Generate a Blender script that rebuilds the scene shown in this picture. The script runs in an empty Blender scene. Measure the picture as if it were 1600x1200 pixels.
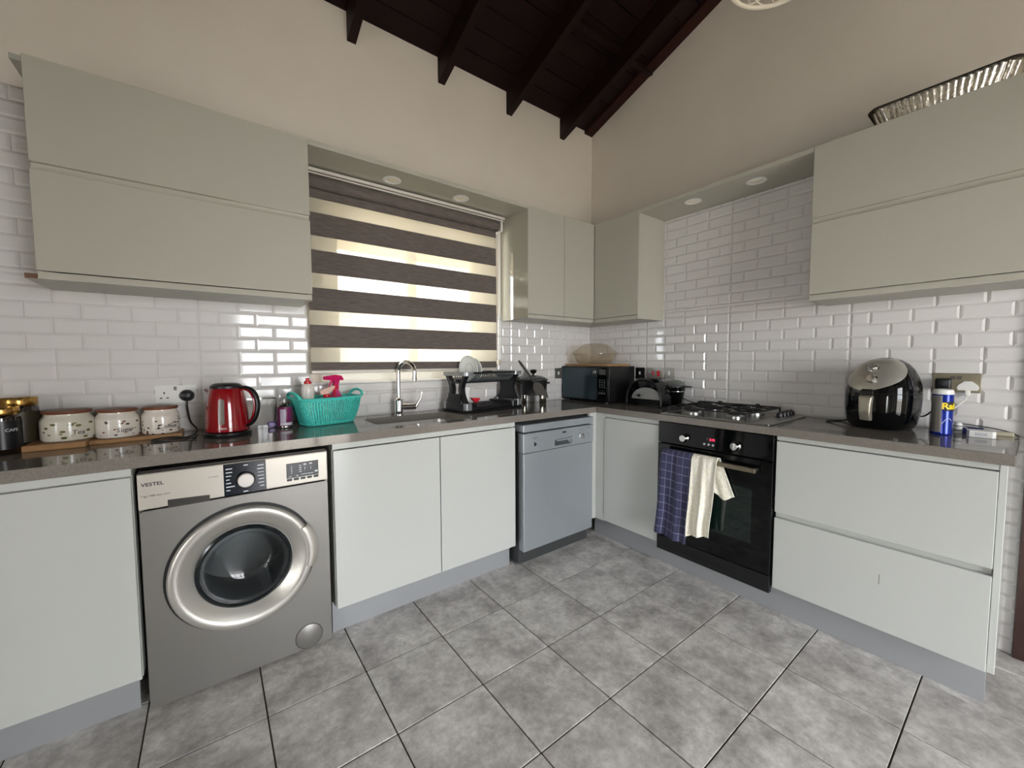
import bpy, bmesh, math, random
from mathutils import Vector, Matrix
random.seed(7)
PI = math.pi
scn = bpy.context.scene
COL = scn.collection

# ------------------------------------------------------------------ camera
CAM = Vector((-2.6097, -2.3312, 1.2241))
yaw, pit, rol, fpx = .648, .0581, -.0039, 622.72
fw = Vector((math.sin(yaw)*math.cos(pit), math.cos(yaw)*math.cos(pit), -math.sin(pit)))
r0 = Vector((math.cos(yaw), -math.sin(yaw), 0)); u0 = r0.cross(fw)
rr = r0*math.cos(rol)+u0*math.sin(rol); uu = -r0*math.sin(rol)+u0*math.cos(rol)
cd = bpy.data.cameras.new('camera'); cam = bpy.data.objects.new('camera', cd); COL.objects.link(cam)
cd.sensor_width = 36; cd.lens = fpx*36/1600; cd.clip_start = .05; cd.clip_end = 100
m = Matrix((rr, uu, -fw)).transposed().to_4x4(); m.translation = CAM
cam.matrix_world = m
scn.camera = cam

# ------------------------------------------------------------------ world, daylight, exposure
w = bpy.data.worlds.new('sky'); scn.world = w; w.use_nodes = True
bg = w.node_tree.nodes['Background']
bg.inputs[0].default_value = (.93, .96, 1, 1); bg.inputs[1].default_value = 9.0   # overcast sky
vs = scn.view_settings
vs.view_transform = 'Standard'; vs.look = 'None'; vs.gamma = 1; vs.exposure = 1.27; vs.use_curve_mapping = False

def area(name, loc, rot, sx, sy, power, col):
    l = bpy.data.lights.new(name, 'AREA'); l.shape = 'RECTANGLE'; l.size = sx; l.size_y = sy
    l.energy = power; l.color = col
    o = bpy.data.objects.new(name, l); COL.objects.link(o); o.location = loc; o.rotation_euler = rot
    return o
# daylight: the sky itself shines in through the openings; the lamps below are portals that only guide its sampling
for nm, loc, rot, sx, sy in (('added_side_opening_portal', (-5.23, -3.0, 1.0), (0, -PI/2, 0), 2.0, .5), ('garden_door_portal', (-1.7, -4.83, 1.05), (PI/2, 0, 0), 1.5, 2.1), ('kitchen_window_portal', (-1.565, .2, 1.63), (-PI/2, 0, 0), 1.1, 1.04)):  # the side opening is added to brighten the cooker wall
    o = area(nm, loc, rot, sx, sy, 1, (1, 1, 1)); o.data.cycles.is_portal = True

# ------------------------------------------------------------------ materials
def lin(c):
    f = lambda v: (v/255/12.92) if v/255 <= .04045 else ((v/255+.055)/1.055)**2.4
    return (f(c[0]), f(c[1]), f(c[2]), 1)
MATS = {}
def mat(name, rgb, rough=.5, metal=0, spec=.5, coat=0, trans=0, emit=None, noise=None, bump=None, aniso=0, ior=1.5, vary=0):
    if name in MATS: return MATS[name]
    M = bpy.data.materials.new(name); M.use_nodes = True; MATS[name] = M
    nt = M.node_tree; b = nt.nodes['Principled BSDF']
    b.inputs['Base Color'].default_value = lin(rgb); b.inputs['Roughness'].default_value = rough
    b.inputs['Metallic'].default_value = metal; b.inputs['Specular IOR Level'].default_value = spec
    b.inputs['Coat Weight'].default_value = coat; b.inputs['Coat Roughness'].default_value = .05
    b.inputs['Transmission Weight'].default_value = trans; b.inputs['IOR'].default_value = ior
    if emit: b.inputs['Emission Color'].default_value = lin(emit[0]); b.inputs['Emission Strength'].default_value = emit[1]
    co = nt.nodes.new('ShaderNodeNewGeometry')
    if noise:   # (scale, rgb2, amount) or with stretch
        n = nt.nodes.new('ShaderNodeTexNoise'); n.inputs['Scale'].default_value = noise[0]; n.inputs['Detail'].default_value = 6
        if len(noise) > 3:
            mp = nt.nodes.new('ShaderNodeMapping'); mp.inputs['Scale'].default_value = noise[3]
            nt.links.new(co.outputs['Position'], mp.inputs[0]); nt.links.new(mp.outputs[0], n.inputs[0])
        else: nt.links.new(co.outputs['Position'], n.inputs[0])
        r = nt.nodes.new('ShaderNodeValToRGB'); r.color_ramp.elements[0].position = .5-.5*noise[2]; r.color_ramp.elements[1].position = .5+.5*noise[2]
        r.color_ramp.elements[0].color = lin(rgb); r.color_ramp.elements[1].color = lin(noise[1])
        nt.links.new(n.outputs[0], r.inputs[0]); nt.links.new(r.outputs[0], b.inputs['Base Color'])
    if bump:    # (scale, strength, distance)
        n = nt.nodes.new('ShaderNodeTexNoise'); n.inputs['Scale'].default_value = bump[0]; n.inputs['Detail'].default_value = 4
        nt.links.new(co.outputs['Position'], n.inputs[0])
        bp = nt.nodes.new('ShaderNodeBump'); bp.inputs['Strength'].default_value = bump[1]; bp.inputs['Distance'].default_value = bump[2]
        nt.links.new(n.outputs[0], bp.inputs['Height']); nt.links.new(bp.outputs[0], b.inputs['Normal'])
    return M
plaster = mat('plaster', (231, 222, 209), .85, noise=(3, (225, 215, 200), .5), bump=(90, .25, .002))
plain_wall = mat('plain_wall', (232, 226, 216), .9)
tile_white = mat('tile_white', (218, 215, 212), .09, spec=.5, bump=(14, .06, .004))
grout = mat('tile_grout', (196, 192, 186), .8)
cab = mat('cabinet_gloss', (193, 195, 190), .06)
sage = mat('cabinet_sage_gloss', (180, 177, 163), .06)
sage_in = mat('cabinet_sage_carcass', (170, 168, 156), .4)
cab_in = mat('cabinet_carcass', (188, 190, 182), .45)
chip = mat('chipboard_edge', (112, 82, 66), .9)
quartz = mat('quartz', (134, 128, 120), .07, spec=.5, noise=(220, (114, 108, 101), .5))
quartz_edge = quartz
plinth_m = mat('plinth_grey', (160, 162, 164), .32, metal=.25)
steel = mat('steel', (176, 176, 174), .28, metal=1)
steel_b = mat('brushed_steel', (160, 158, 154), .33, metal=1, noise=(60, (176, 174, 170), .6, (1, 1, 30)))
chrome = mat('chrome', (225, 225, 225), .06, metal=1)
black_g = mat('black_gloss', (6, 7, 8), .05, spec=.38)
black_p = mat('black_plastic', (16, 16, 17), .38)
black_m = mat('black_matte', (13, 13, 13), .6)
white_p = mat('white_plastic', (228, 227, 222), .3)
wood_l = mat('pale_wood', (176, 134, 86), .5, noise=(14, (150, 108, 66), .6, (1, 9, 9)))
wood_r = mat('lid_wood', (122, 70, 42), .45, noise=(30, (100, 55, 30), .6))
wood_dark = mat('roof_wood', (30, 10, 8), .55, spec=.25, noise=(7, (17, 5, 4), .7, (.6, 6, 6)))
raft_m = mat('rafter_wood', (32, 12, 8), .55, spec=.25, noise=(8, (20, 7, 5), .7, (6, .6, 6)))
door_wood = mat('door_wood', (58, 32, 22), .4, noise=(8, (42, 22, 15), .7, (6, 6, .6)))

def mat_floor():
    M = bpy.data.materials.new('floor_tile'); M.use_nodes = True; nt = M.node_tree; b = nt.nodes['Principled BSDF']
    g = nt.nodes.new('ShaderNodeNewGeometry'); oi = nt.nodes.new('ShaderNodeObjectInfo')
    cmb = nt.nodes.new('ShaderNodeVectorMath'); cmb.operation = 'ADD'
    sc = nt.nodes.new('ShaderNodeMath'); sc.operation = 'MULTIPLY'; sc.inputs[1].default_value = 37
    nt.links.new(oi.outputs['Random'], sc.inputs[0]); nt.links.new(g.outputs['Position'], cmb.inputs[0]); nt.links.new(sc.outputs[0], cmb.inputs[1])
    n1 = nt.nodes.new('ShaderNodeTexNoise'); n1.inputs['Scale'].default_value = 7; n1.inputs['Detail'].default_value = 9; n1.inputs['Roughness'].default_value = .68
    n2 = nt.nodes.new('ShaderNodeTexNoise'); n2.inputs['Scale'].default_value = 38; n2.inputs['Detail'].default_value = 6; n2.inputs['Roughness'].default_value = .7
    nt.links.new(cmb.outputs[0], n1.inputs[0]); nt.links.new(cmb.outputs[0], n2.inputs[0])
    r = nt.nodes.new('ShaderNodeValToRGB'); e = r.color_ramp.elements
    e[0].position = .33; e[0].color = lin((166, 161, 158)); e[1].position = .64; e[1].color = lin((238, 234, 229))
    nt.links.new(n1.outputs[0], r.inputs[0])
    r2 = nt.nodes.new('ShaderNodeValToRGB'); e = r2.color_ramp.elements
    e[0].position = .35; e[0].color = (.72, .71, .7, 1); e[1].position = .6; e[1].color = (1, 1, 1, 1)
    nt.links.new(n2.outputs[0], r2.inputs[0])
    mx = nt.nodes.new('ShaderNodeMix'); mx.data_type = 'RGBA'; mx.blend_type = 'MULTIPLY'; mx.inputs[0].default_value = .85
    nt.links.new(r.outputs[0], mx.inputs[6]); nt.links.new(r2.outputs[0], mx.inputs[7])
    nt.links.new(mx.outputs[2], b.inputs['Base Color'])
    b.inputs['Roughness'].default_value = .36
    bp = nt.nodes.new('ShaderNodeBump'); bp.inputs['Strength'].default_value = .12; bp.inputs['Distance'].default_value = .002
    nt.links.new(n2.outputs[0], bp.inputs['Height']); nt.links.new(bp.outputs[0], b.inputs['Normal'])
    return M
floor_m = mat_floor()
floor_grout = mat('floor_grout', (66, 57, 50), .9)

def glass(name, rgb=(240, 245, 242), rough=.0, alpha=.8):
    """clear thin glass: transparent mixed with a glossy film"""
    if name in MATS: return MATS[name]
    M = bpy.data.materials.new(name); M.use_nodes = True; nt = M.node_tree; MATS[name] = M
    nt.nodes.remove(nt.nodes['Principled BSDF'])
    t = nt.nodes.new('ShaderNodeBsdfTransparent'); t.inputs[0].default_value = lin(rgb)
    g = nt.nodes.new('ShaderNodeBsdfGlossy'); g.inputs['Roughness'].default_value = .03
    d = nt.nodes.new('ShaderNodeBsdfDiffuse'); d.inputs[0].default_value = lin(rgb)
    lw_ = nt.nodes.new('ShaderNodeLayerWeight'); pw = nt.nodes.new('ShaderNodeMath'); pw.operation = 'POWER'; pw.inputs[1].default_value = 4
    f = nt.nodes.new('ShaderNodeMath'); f.operation = 'MULTIPLY_ADD'; f.inputs[1].default_value = .7; f.inputs[2].default_value = .04
    nt.links.new(lw_.outputs['Facing'], pw.inputs[0]); nt.links.new(pw.outputs[0], f.inputs[0])
    m1 = nt.nodes.new('ShaderNodeMixShader'); m1.inputs[0].default_value = 1-alpha
    m2 = nt.nodes.new('ShaderNodeMixShader')
    nt.links.new(t.outputs[0], m1.inputs[1]); nt.links.new(d.outputs[0], m1.inputs[2])
    nt.links.new(f.outputs[0], m2.inputs[0]); nt.links.new(m1.outputs[0], m2.inputs[1]); nt.links.new(g.outputs[0], m2.inputs[2])
    nt.links.new(m2.outputs[0], nt.nodes['Material Output'].inputs[0])
    return M
pane_m = glass('window_glass', (250, 252, 252), alpha=1.0)
clear_m = glass('clear_glass', (246, 242, 234), alpha=.95)
clear_p = glass('clear_plastic', (226, 224, 220), alpha=.68)
dark_glass = mat('dark_glass', (10, 14, 16), .03, spec=.6, coat=.3)

def mat_sheer():
    M = bpy.data.materials.new('sheer_fabric'); M.use_nodes = True; nt = M.node_tree
    nt.nodes.remove(nt.nodes['Principled BSDF'])
    t = nt.nodes.new('ShaderNodeBsdfTransparent'); t.inputs[0].default_value = (1, .985, .94, 1)
    tl = nt.nodes.new('ShaderNodeBsdfTranslucent'); tl.inputs[0].default_value = lin((196, 191, 178))
    d = nt.nodes.new('ShaderNodeBsdfDiffuse'); d.inputs[0].default_value = lin((214, 208, 192))
    a = nt.nodes.new('ShaderNodeMixShader'); a.inputs[0].default_value = .5
    nt.links.new(tl.outputs[0], a.inputs[1]); nt.links.new(d.outputs[0], a.inputs[2])
    c = nt.nodes.new('ShaderNodeMixShader'); c.inputs[0].default_value = .70
    nt.links.new(t.outputs[0], c.inputs[1]); nt.links.new(a.outputs[0], c.inputs[2])
    nt.links.new(c.outputs[0], nt.nodes['Material Output'].inputs[0])
    return M
sheer_m = mat_sheer()
def mat_darkfab():
    M = bpy.data.materials.new('dark_blind_fabric'); M.use_nodes = True; nt = M.node_tree; b = nt.nodes['Principled BSDF']
    g = nt.nodes.new('ShaderNodeNewGeometry'); mp = nt.nodes.new('ShaderNodeMapping'); mp.inputs['Scale'].default_value = (6, 1, 160)
    n = nt.nodes.new('ShaderNodeTexNoise'); n.inputs['Scale'].default_value = 3; n.inputs['Detail'].default_value = 5
    nt.links.new(g.outputs['Position'], mp.inputs[0]); nt.links.new(mp.outputs[0], n.inputs[0])
    r = nt.nodes.new('ShaderNodeValToRGB'); e = r.color_ramp.elements
    e[0].position = .3; e[0].color = lin((84, 76, 72)); e[1].position = .7; e[1].color = lin((122, 112, 106))
    nt.links.new(n.outputs[0], r.inputs[0]); nt.links.new(r.outputs[0], b.inputs['Base Color']); b.inputs['Roughness'].default_value = .9
    tl = nt.nodes.new('ShaderNodeBsdfTranslucent'); tl.inputs[0].default_value = lin((120, 105, 95))
    mx = nt.nodes.new('ShaderNodeMixShader'); mx.inputs[0].default_value = .06
    nt.links.new(b.outputs[0], mx.inputs[1]); nt.links.new(tl.outputs[0], mx.inputs[2]); nt.links.new(mx.outputs[0], nt.nodes['Material Output'].inputs[0])
    return M
darkfab = mat_darkfab()

# ------------------------------------------------------------------ geometry helpers
OFF = {}          # world offset baked out of the vertices of a thing's parts
class MB:
    def __init__(s): s.bm = bmesh.new()
    def _xf(s, vs, M):
        if M is not None: bmesh.ops.transform(s.bm, matrix=M, verts=vs)
    def box(s, lo, hi, bev=0, seg=2, M=None):
        lo = Vector(lo); hi = Vector(hi)
        r = bmesh.ops.create_cube(s.bm, size=1); vs = r['verts']
        for v in vs: v.co = Vector((lo[i]+(v.co[i]+.5)*(hi[i]-lo[i]) for i in range(3)))
        if bev > 0:
            es = list({e for v in vs for e in v.link_edges})
            rb = bmesh.ops.bevel(s.bm, geom=es, offset=min(bev, .49*min(abs(hi[i]-lo[i]) for i in range(3))), segments=seg, profile=.5, affect='EDGES')
            vs = list({v for f in rb['faces'] for v in f.verts} | {v for v in vs if v.is_valid})
        s._xf(vs, M); return s
    def cyl(s, p0, p1, ra, rb=None, n=20, caps=True):
        rb = ra if rb is None else rb
        p0 = Vector(p0); p1 = Vector(p1); d = (p1-p0).normalized()
        a = d.orthogonal().normalized(); b = d.cross(a)
        A = []; B = []
        for i in range(n):
            t = 2*PI*i/n; q = a*math.cos(t)+b*math.sin(t)
            A.append(s.bm.verts.new(p0+q*ra)); B.append(s.bm.verts.new(p1+q*rb))
        for i in range(n): s.bm.faces.new((A[i], A[(i+1) % n], B[(i+1) % n], B[i]))
        if caps: s.bm.faces.new(A[::-1]); s.bm.faces.new(B)
        return s
    def lathe(s, prof, n=28, M=None, sx=1, sy=1, cap=True):
        rows = []; new = []
        for r, z in prof:
            if r < 1e-6: v = s.bm.verts.new((0, 0, z)); rows.append([v]); new.append(v)
            else:
                row = [s.bm.verts.new((sx*r*math.cos(2*PI*i/n), sy*r*math.sin(2*PI*i/n), z)) for i in range(n)]
                rows.append(row); new += row
        for a, b in zip(rows, rows[1:]):
            for i in range(n):
                j = (i+1) % n
                if len(a) == 1 and len(b) == 1: continue
                if len(a) == 1: s.bm.faces.new((a[0], b[j], b[i]))
                elif len(b) == 1: s.bm.faces.new((a[i], a[j], b[0]))
                else: s.bm.faces.new((a[i], a[j], b[j], b[i]))
        if cap:
            if len(rows[0]) > 1: s.bm.faces.new(rows[0][::-1])
            if len(rows[-1]) > 1: s.bm.faces.new(rows[-1])
        s._xf(new, M); return s
    def tube(s, pts, r, n=10, closed=False, sec=None):
        """sweep: r radius or list; sec=(a,b) for an elliptical section"""
        pts = [Vector(p) for p in pts]; N = len(pts); rows = []
        up = None
        for i, p in enumerate(pts):
            a = pts[(i-1) % N] if (closed or i > 0) else p
            b = pts[(i+1) % N] if (closed or i < N-1) else p
            t = (b-a).normalized()
            if up is None: up = t.orthogonal().normalized()
            up = (up-t*up.dot(t)); up = up.normalized() if up.length > 1e-6 else t.orthogonal().normalized()
            sd = t.cross(up); R = r[i] if isinstance(r, (list, tuple)) else r
            row = []
            for k in range(n):
                q = 2*PI*k/n
                row.append(s.bm.verts.new(p+up*(math.cos(q)*R)+sd*(math.sin(q)*R)))
            rows.append(row)
        for i in range(N if closed else N-1):
            a = rows[i]; b = rows[(i+1) % N]
            for k in range(n): s.bm.faces.new((a[k], a[(k+1) % n], b[(k+1) % n], b[k]))
        if not closed: s.bm.faces.new(rows[0][::-1]); s.bm.faces.new(rows[-1])
        return s
    def prism(s, poly, vec, M=None):
        """poly: 3-D points of a planar outline, extruded by vec"""
        vec = Vector(vec); a = [s.bm.verts.new(Vector(p)) for p in poly]; b = [s.bm.verts.new(Vector(p)+vec) for p in poly]
        n = len(a)
        s.bm.faces.new(a[::-1]); s.bm.faces.new(b)
        for i in range(n): s.bm.faces.new((a[i], a[(i+1) % n], b[(i+1) % n], b[i]))
        s._xf(a+b, M); return s
    def grid(s, fn, nu, nv, closed_u=False):
        V = [[s.bm.verts.new(fn(i/(nu if closed_u else nu-1), j/(nv-1))) for i in range(nu)] for j in range(nv)]
        for j in range(nv-1):
            for i in range(nu if closed_u else nu-1):
                k = (i+1) % nu
                s.bm.faces.new((V[j][i], V[j][k], V[j+1][k], V[j+1][i]))
        return V
    def build(s, name, material, parent=None, smooth=False, angle=None, solid=0):
        bmesh.ops.recalc_face_normals(s.bm, faces=s.bm.faces)
        off = OFF.get(parent.name, Vector()) if parent else Vector()
        if off.length: bmesh.ops.translate(s.bm, verts=s.bm.verts, vec=-off)
        me = bpy.data.meshes.new(name); s.bm.to_mesh(me); s.bm.free()
        me.materials.append(material)
        if smooth or (angle and angle != 35):      # 35 marks chamfered boxes: they stay flat shaded
            me.polygons.foreach_set('use_smooth', [True]*len(me.polygons))
            if angle is None: angle = 40
            me.set_sharp_from_angle(angle=math.radians(angle))
        o = bpy.data.objects.new(name, me); COL.objects.link(o)
        if parent: o.parent = parent; OFF[o.name] = off
        if solid:
            md = o.modifiers.new('thickness', 'SOLIDIFY'); md.thickness = solid; md.offset = 0
        return o
def thing(name, label, cat, loc=(0, 0, 0), rotz=0, group=None, world=True):
    """Empty at the thing's base; world=True: its parts are given in world coordinates"""
    o = bpy.data.objects.new(name, None); COL.objects.link(o); o.empty_display_size = .05
    o.location = loc; o.rotation_euler = (0, 0, rotz)
    o['label'] = label; o['category'] = cat
    if group: o['group'] = group
    OFF[o.name] = Vector(loc) if world else Vector()
    return o
def tag(o, label, cat, group=None):
    o['label'] = label; o['category'] = cat
    if group: o['group'] = group
    return o
def struct(o): o['kind'] = 'structure'; return o
def bx(name, m, lo, hi, parent=None, bev=.0015, seg=2):
    return MB().box(lo, hi, bev, seg).build(name, m, parent, angle=35 if bev else None)
def rrect(cx, cy, hx, hy, r, n=5):
    P = []
    for (sx, sy, a0) in ((1, 1, 0), (-1, 1, 90), (-1, -1, 180), (1, -1, 270)):
        for k in range(n+1):
            a = math.radians(a0+90*k/n); P.append((cx+sx*(hx-r)+r*math.cos(a), cy+sy*(hy-r)+r*math.sin(a)))
    return P
_dg = None
def text_mesh(txt, size, ext=.0004, shear=0, bold=0):
    c = bpy.data.curves.new('lettering', 'FONT'); c.body = txt; c.size = size; c.extrude = ext; c.align_x = 'CENTER'; c.align_y = 'CENTER'
    c.shear = shear; c.offset = bold; c.resolution_u = 3
    o = bpy.data.objects.new('lettering', c); COL.objects.link(o)
    dg = bpy.context.evaluated_depsgraph_get(); me = bpy.data.meshes.new_from_object(o.evaluated_get(dg))
    bpy.data.objects.remove(o); bpy.data.curves.remove(c)
    return me
def text(name, txt, size, loc, face, m, parent, cyl=None, shear=0, bold=0, sx=1):
    """flat lettering; face '-y' or '-x' or a yaw angle (0 = reads facing -y). cyl=(axis xy, radius): wrapped on a cylinder"""
    me = text_mesh(txt, size, shear=shear, bold=bold); off = OFF.get(parent.name, Vector())
    if cyl:
        (ax, ay), R, a0 = cyl
        for v in me.vertices:
            a = a0+v.co.x*sx/R; rad = R+.0003+v.co.z
            v.co = Vector((ax+rad*math.sin(a), ay-rad*math.cos(a), loc[2]+v.co.y))-off
    else:
        ya = {'-y': 0, '-x': -PI/2, 'up': None}.get(face, face)
        Mx = Matrix.Translation(Vector(loc)-off) @ Matrix.Rotation(ya, 4, 'Z') @ Matrix.Rotation(PI/2, 4, 'X') @ Matrix.Scale(sx, 4, (1, 0, 0))
        me.transform(Mx)
    me.materials.append(m)
    o = bpy.data.objects.new(name, me); COL.objects.link(o); o.parent = parent; OFF[o.name] = off
    return o
def cable(pts, r, n=8, sub=8):
    """smooth Catmull-Rom path"""
    P = [Vector(p) for p in pts]; out = []
    for i in range(len(P)-1):
        a = P[max(i-1, 0)]; b = P[i]; c = P[i+1]; d = P[min(i+2, len(P)-1)]
        for k in range(sub):
            t = k/sub
            out.append(.5*((2*b)+(c-a)*t+(2*a-5*b+4*c-d)*t*t+(3*b-a-3*c+d)*t**3))
    out.append(P[-1])
    return MB().tube(out, r, n)
RX = lambda a: Matrix.Rotation(a, 4, 'X')
RY = lambda a: Matrix.Rotation(a, 4, 'Y')
RZ = lambda a: Matrix.Rotation(a, 4, 'Z')
T = lambda *v: Matrix.Translation(Vector(v if len(v) == 3 else v[0]))
FY = RX(PI/2)                       # lathe axis z -> -y  (faces the camera side of the window wall)
FX = RY(-PI/2)                      # lathe axis z -> -x
W = .913                            # worktop top

# ------------------------------------------------------------------ room shell
X0, Y0 = -5.2, -4.8                 # far corners of the room
WX0, WX1, WZ0, WZ1 = -2.13, -1.0, 1.10, 2.16     # kitchen window opening
fl = struct(bx('floor', floor_grout, (X0-.2, Y0-.2, -.12), (.2, .2, -.004), bev=0))
# floor tiles
tb = MB().box((-.1643, -.1643, -.007), (.1643, .1643, 0), .0012, 1); tile0 = tb.build('floor_tile', floor_m, fl)
xs = [-1.162+.3335*k for k in range(-12, 5)]; ys = [-.777-.3335*k for k in range(-2, 12)]
first = True; big = tile0.data
for i in range(len(xs)-1):
    for j in range(len(ys)-1):
        x = (xs[i]+xs[i+1])/2; y = (ys[j]+ys[j+1])/2
        o = tile0 if first else bpy.data.objects.new('floor_tile', big)
        if not first: COL.objects.link(o); o.parent = fl
        first = False
        o.location = (x, y, random.uniform(-.0006, .0004))
        o.rotation_euler = (random.uniform(-.0012, .0012), random.uniform(-.0012, .0012), 0)
# window wall with its opening
wl = MB()
for lo, hi in (((X0-.2, 0, 0), (WX0, .22, 3.12)), ((WX1, 0, 0), (.2, .22, 3.12)), ((WX0, 0, 0), (WX1, .22, WZ0)), ((WX0, 0, WZ1), (WX1, .22, 3.12))):
    wl.box(lo, hi)
wall_left = struct(wl.build('wall_left', plaster))
SL = .347
def gable(x0, x1):
    yr = Y0/2; zr = 3.10+SL*(-yr)
    return [(x0, .22, 0), (x0, .22, 3.10), (x0, 0, 3.10), (x0, yr, zr), (x0, Y0, 3.10), (x0, Y0-.2, 3.10), (x0, Y0-.2, 0)]
DY0, DY1, DZ = -2.318, -3.25, 2.08       # doorway in the cooker wall
wr = MB()
yr = Y0/2; zr = 3.10+SL*(-yr)
wr.prism([(0, .22, 0), (0, .22, 3.10), (0, 0, 3.10), (0, DY0, 3.10-SL*DY0), (0, DY0, 0)], (.2, 0, 0))
wr.prism([(0, DY0, DZ), (0, DY0, 3.10-SL*DY0), (0, yr, zr), (0, DY1, zr-SL*(yr-DY1)), (0, DY1, DZ)], (.2, 0, 0))
wr.prism([(0, DY1, 0), (0, DY1, zr-SL*(yr-DY1)), (0, Y0, 3.10), (0, Y0-.2, 3.10), (0, Y0-.2, 0)], (.2, 0, 0))
wall_right = struct(wr.build('wall_right', plaster))
# wall behind the camera with glazed garden doors, and the far side wall with an opening added for extra daylight
GX0, GX1, GZ1 = -2.45, -.95, 2.10
wb = MB()
for lo, hi in (((X0-.2, Y0-.2, 0), (GX0, Y0, 3.12)), ((GX1, Y0-.2, 0), (.2, Y0, 3.12)), ((GX0, Y0-.2, GZ1), (GX1, Y0, 3.12))): wb.box(lo, hi)
struct(wb.build('wall_back', plain_wall))
wsd = MB()
zs = lambda y: zr-SL*(yr-y)
SY0, SY1, SZ1 = -3.25, -2.75, 2.0  # extent of the added side opening that lifts surfaces facing it
wsd.prism([(X0, .2, 0), (X0, .2, 3.1), (X0, 0, 3.1), (X0, yr, zr), (X0, SY1, zs(SY1)), (X0, SY1, 0)], (-.2, 0, 0))
wsd.prism([(X0, SY1, SZ1), (X0, SY1, zs(SY1)), (X0, SY0, zs(SY0)), (X0, SY0, SZ1)], (-.2, 0, 0))
wsd.prism([(X0, SY0, 0), (X0, SY0, zs(SY0)), (X0, Y0, 3.1), (X0, Y0-.2, 3.1), (X0, Y0-.2, 0)], (-.2, 0, 0))
struct(wsd.build('wall_side', plain_wall))
# glazed door and added side opening frames (out of view, they break up the reflections)
gd = struct(MB().box((GX0, Y0-.12, 0), (GX0+.07, Y0-.05, GZ1)).box((GX1-.07, Y0-.12, 0), (GX1, Y0-.05, GZ1)).box((GX0, Y0-.12, GZ1-.07), (GX1, Y0-.05, GZ1)).build('door_2', white_p))
for k in range(1, 3): bx('mullion', white_p, (GX0+k*(GX1-GX0)/3-.03, Y0-.12, 0), (GX0+k*(GX1-GX0)/3+.03, Y0-.05, GZ1), gd, 0)
bx('transom', white_p, (GX0, Y0-.11, .95), (GX1, Y0-.06, 1.01), gd, 0)
struct(MB().box((X0-.12, SY0, 0), (X0-.05, SY0+.05, SZ1)).box((X0-.12, SY1-.05, 0), (X0-.05, SY1, SZ1)).box((X0-.12, SY0, SZ1-.05), (X0-.05, SY1, SZ1)).build('added_side_opening', white_p))
# wall stub added behind the camera, shades the left units from the garden doors
PX = -2.32
struct(MB().prism([(X0, -3.3, 0), (PX, -3.3, 0), (PX, -3.3, zs(-3.3)), (X0, -3.3, zs(-3.3))], (0, -.12, 0)).build('wall_added_blocker', plain_wall))

# roof: boards across rafters, rising from the window wall to the ridge
ce = MB()
ce.prism([(X0-.3, .5, 3.10-SL*.5+.03), (X0-.3, yr, zr+.03), (X0-.3, yr, zr+.09), (X0-.3, .5, 3.10-SL*.5+.09)], (-X0+.6, 0, 0))
ce.prism([(X0-.3, Y0-.5, 3.10-SL*.5+.03), (X0-.3, yr, zr+.03), (X0-.3, yr, zr+.09), (X0-.3, Y0-.5, 3.10-SL*.5+.09)], (-X0+.6, 0, 0))
ceiling = struct(ce.build('ceiling', wood_dark))
cs = math.hypot(1, SL); nb = 20; wbd = (-yr)/nb
for k in range(nb):
    ya, yb_ = -k*wbd-.002, -(k+1)*wbd+.004
    dz = random.uniform(-.002, .002)
    MB().prism([(X0, ya, 3.10-SL*ya+.002+dz), (X0, yb_, 3.10-SL*yb_+.002+dz), (X0, yb_, 3.10-SL*yb_+.024), (X0, ya, 3.10-SL*ya+.024)], (-X0-.002, 0, 0)).build('roof_board', wood_dark, ceiling)
for k, xr in enumerate((-1.93, -1.39, -.862, -.345, -2.46, -2.99, -3.52, -4.05, -4.58)):
    hw_ = .023
    MB().prism([(xr-hw_, .02, 3.10-.155), (xr-hw_, yr, zr-.155), (xr-hw_, yr, zr+.0), (xr-hw_, .02, 3.10)], (2*hw_, 0, 0)).build('rafter', raft_m, ceiling)
MB().prism([(-.09, 0, 3.078), (-.09, yr, zr-.022), (-.09, yr, zr), (-.09, 0, 3.10)], (.088, 0, 0)).build('edge_batten', mat('batten_wood', (44, 17, 11), .55, spec=.25), ceiling)
for yb_ in (-.55, -1.25):
    MB().box((X0, yb_-.02, 3.10-SL*yb_-.025), (0, yb_+.02, 3.10-SL*yb_)).build('purlin', raft_m, ceiling)

# doorway at the right edge: brown timber frame with its leaf
dr = struct(MB().box((-.03, DY0-.07, 0), (.2, DY0, DZ)).box((-.03, DY1, 0), (.2, DY1+.07, DZ)).box((-.03, DY1, DZ-.07), (.2, DY0, DZ)).build('door_1', door_wood))
MB().box((.05, DY1+.07, .01), (.09, DY0-.07, DZ-.07), .003).build('door_leaf', door_wood, dr)

# ------------------------------------------------------------------ wall tiles with brick relief
BW, BH = .1485, .0608
_bc = {}
def brick_mesh(w, h):
    key = (round(w, 3), round(h, 3))
    if key in _bc: return _bc[key]
    w, h = key
    i = min(.009, .3*w, .3*h); bm = bmesh.new(); g = .0011
    L = []
    for (ins, d) in ((g, 0), (g, .0015), (i+g, .0055)):
        L.append([bm.verts.new((sx*(w/2-ins), -d, sz*(h/2-ins))) for sx, sz in ((-1, -1), (1, -1), (1, 1), (-1, 1))])
    for a, b in zip(L, L[1:]):
        for k in range(4): bm.faces.new((a[k], a[(k+1) % 4], b[(k+1) % 4], b[k]))
    bm.faces.new(L[-1]); bmesh.ops.recalc_face_normals(bm, faces=bm.faces)
    if bm.faces[-1].normal.y > 0: bmesh.ops.reverse_faces(bm, faces=bm.faces)
    me = bpy.data.meshes.new('brick'); bm.to_mesh(me); bm.free(); me.materials.append(tile_white)
    _bc[key] = me; return me
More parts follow.
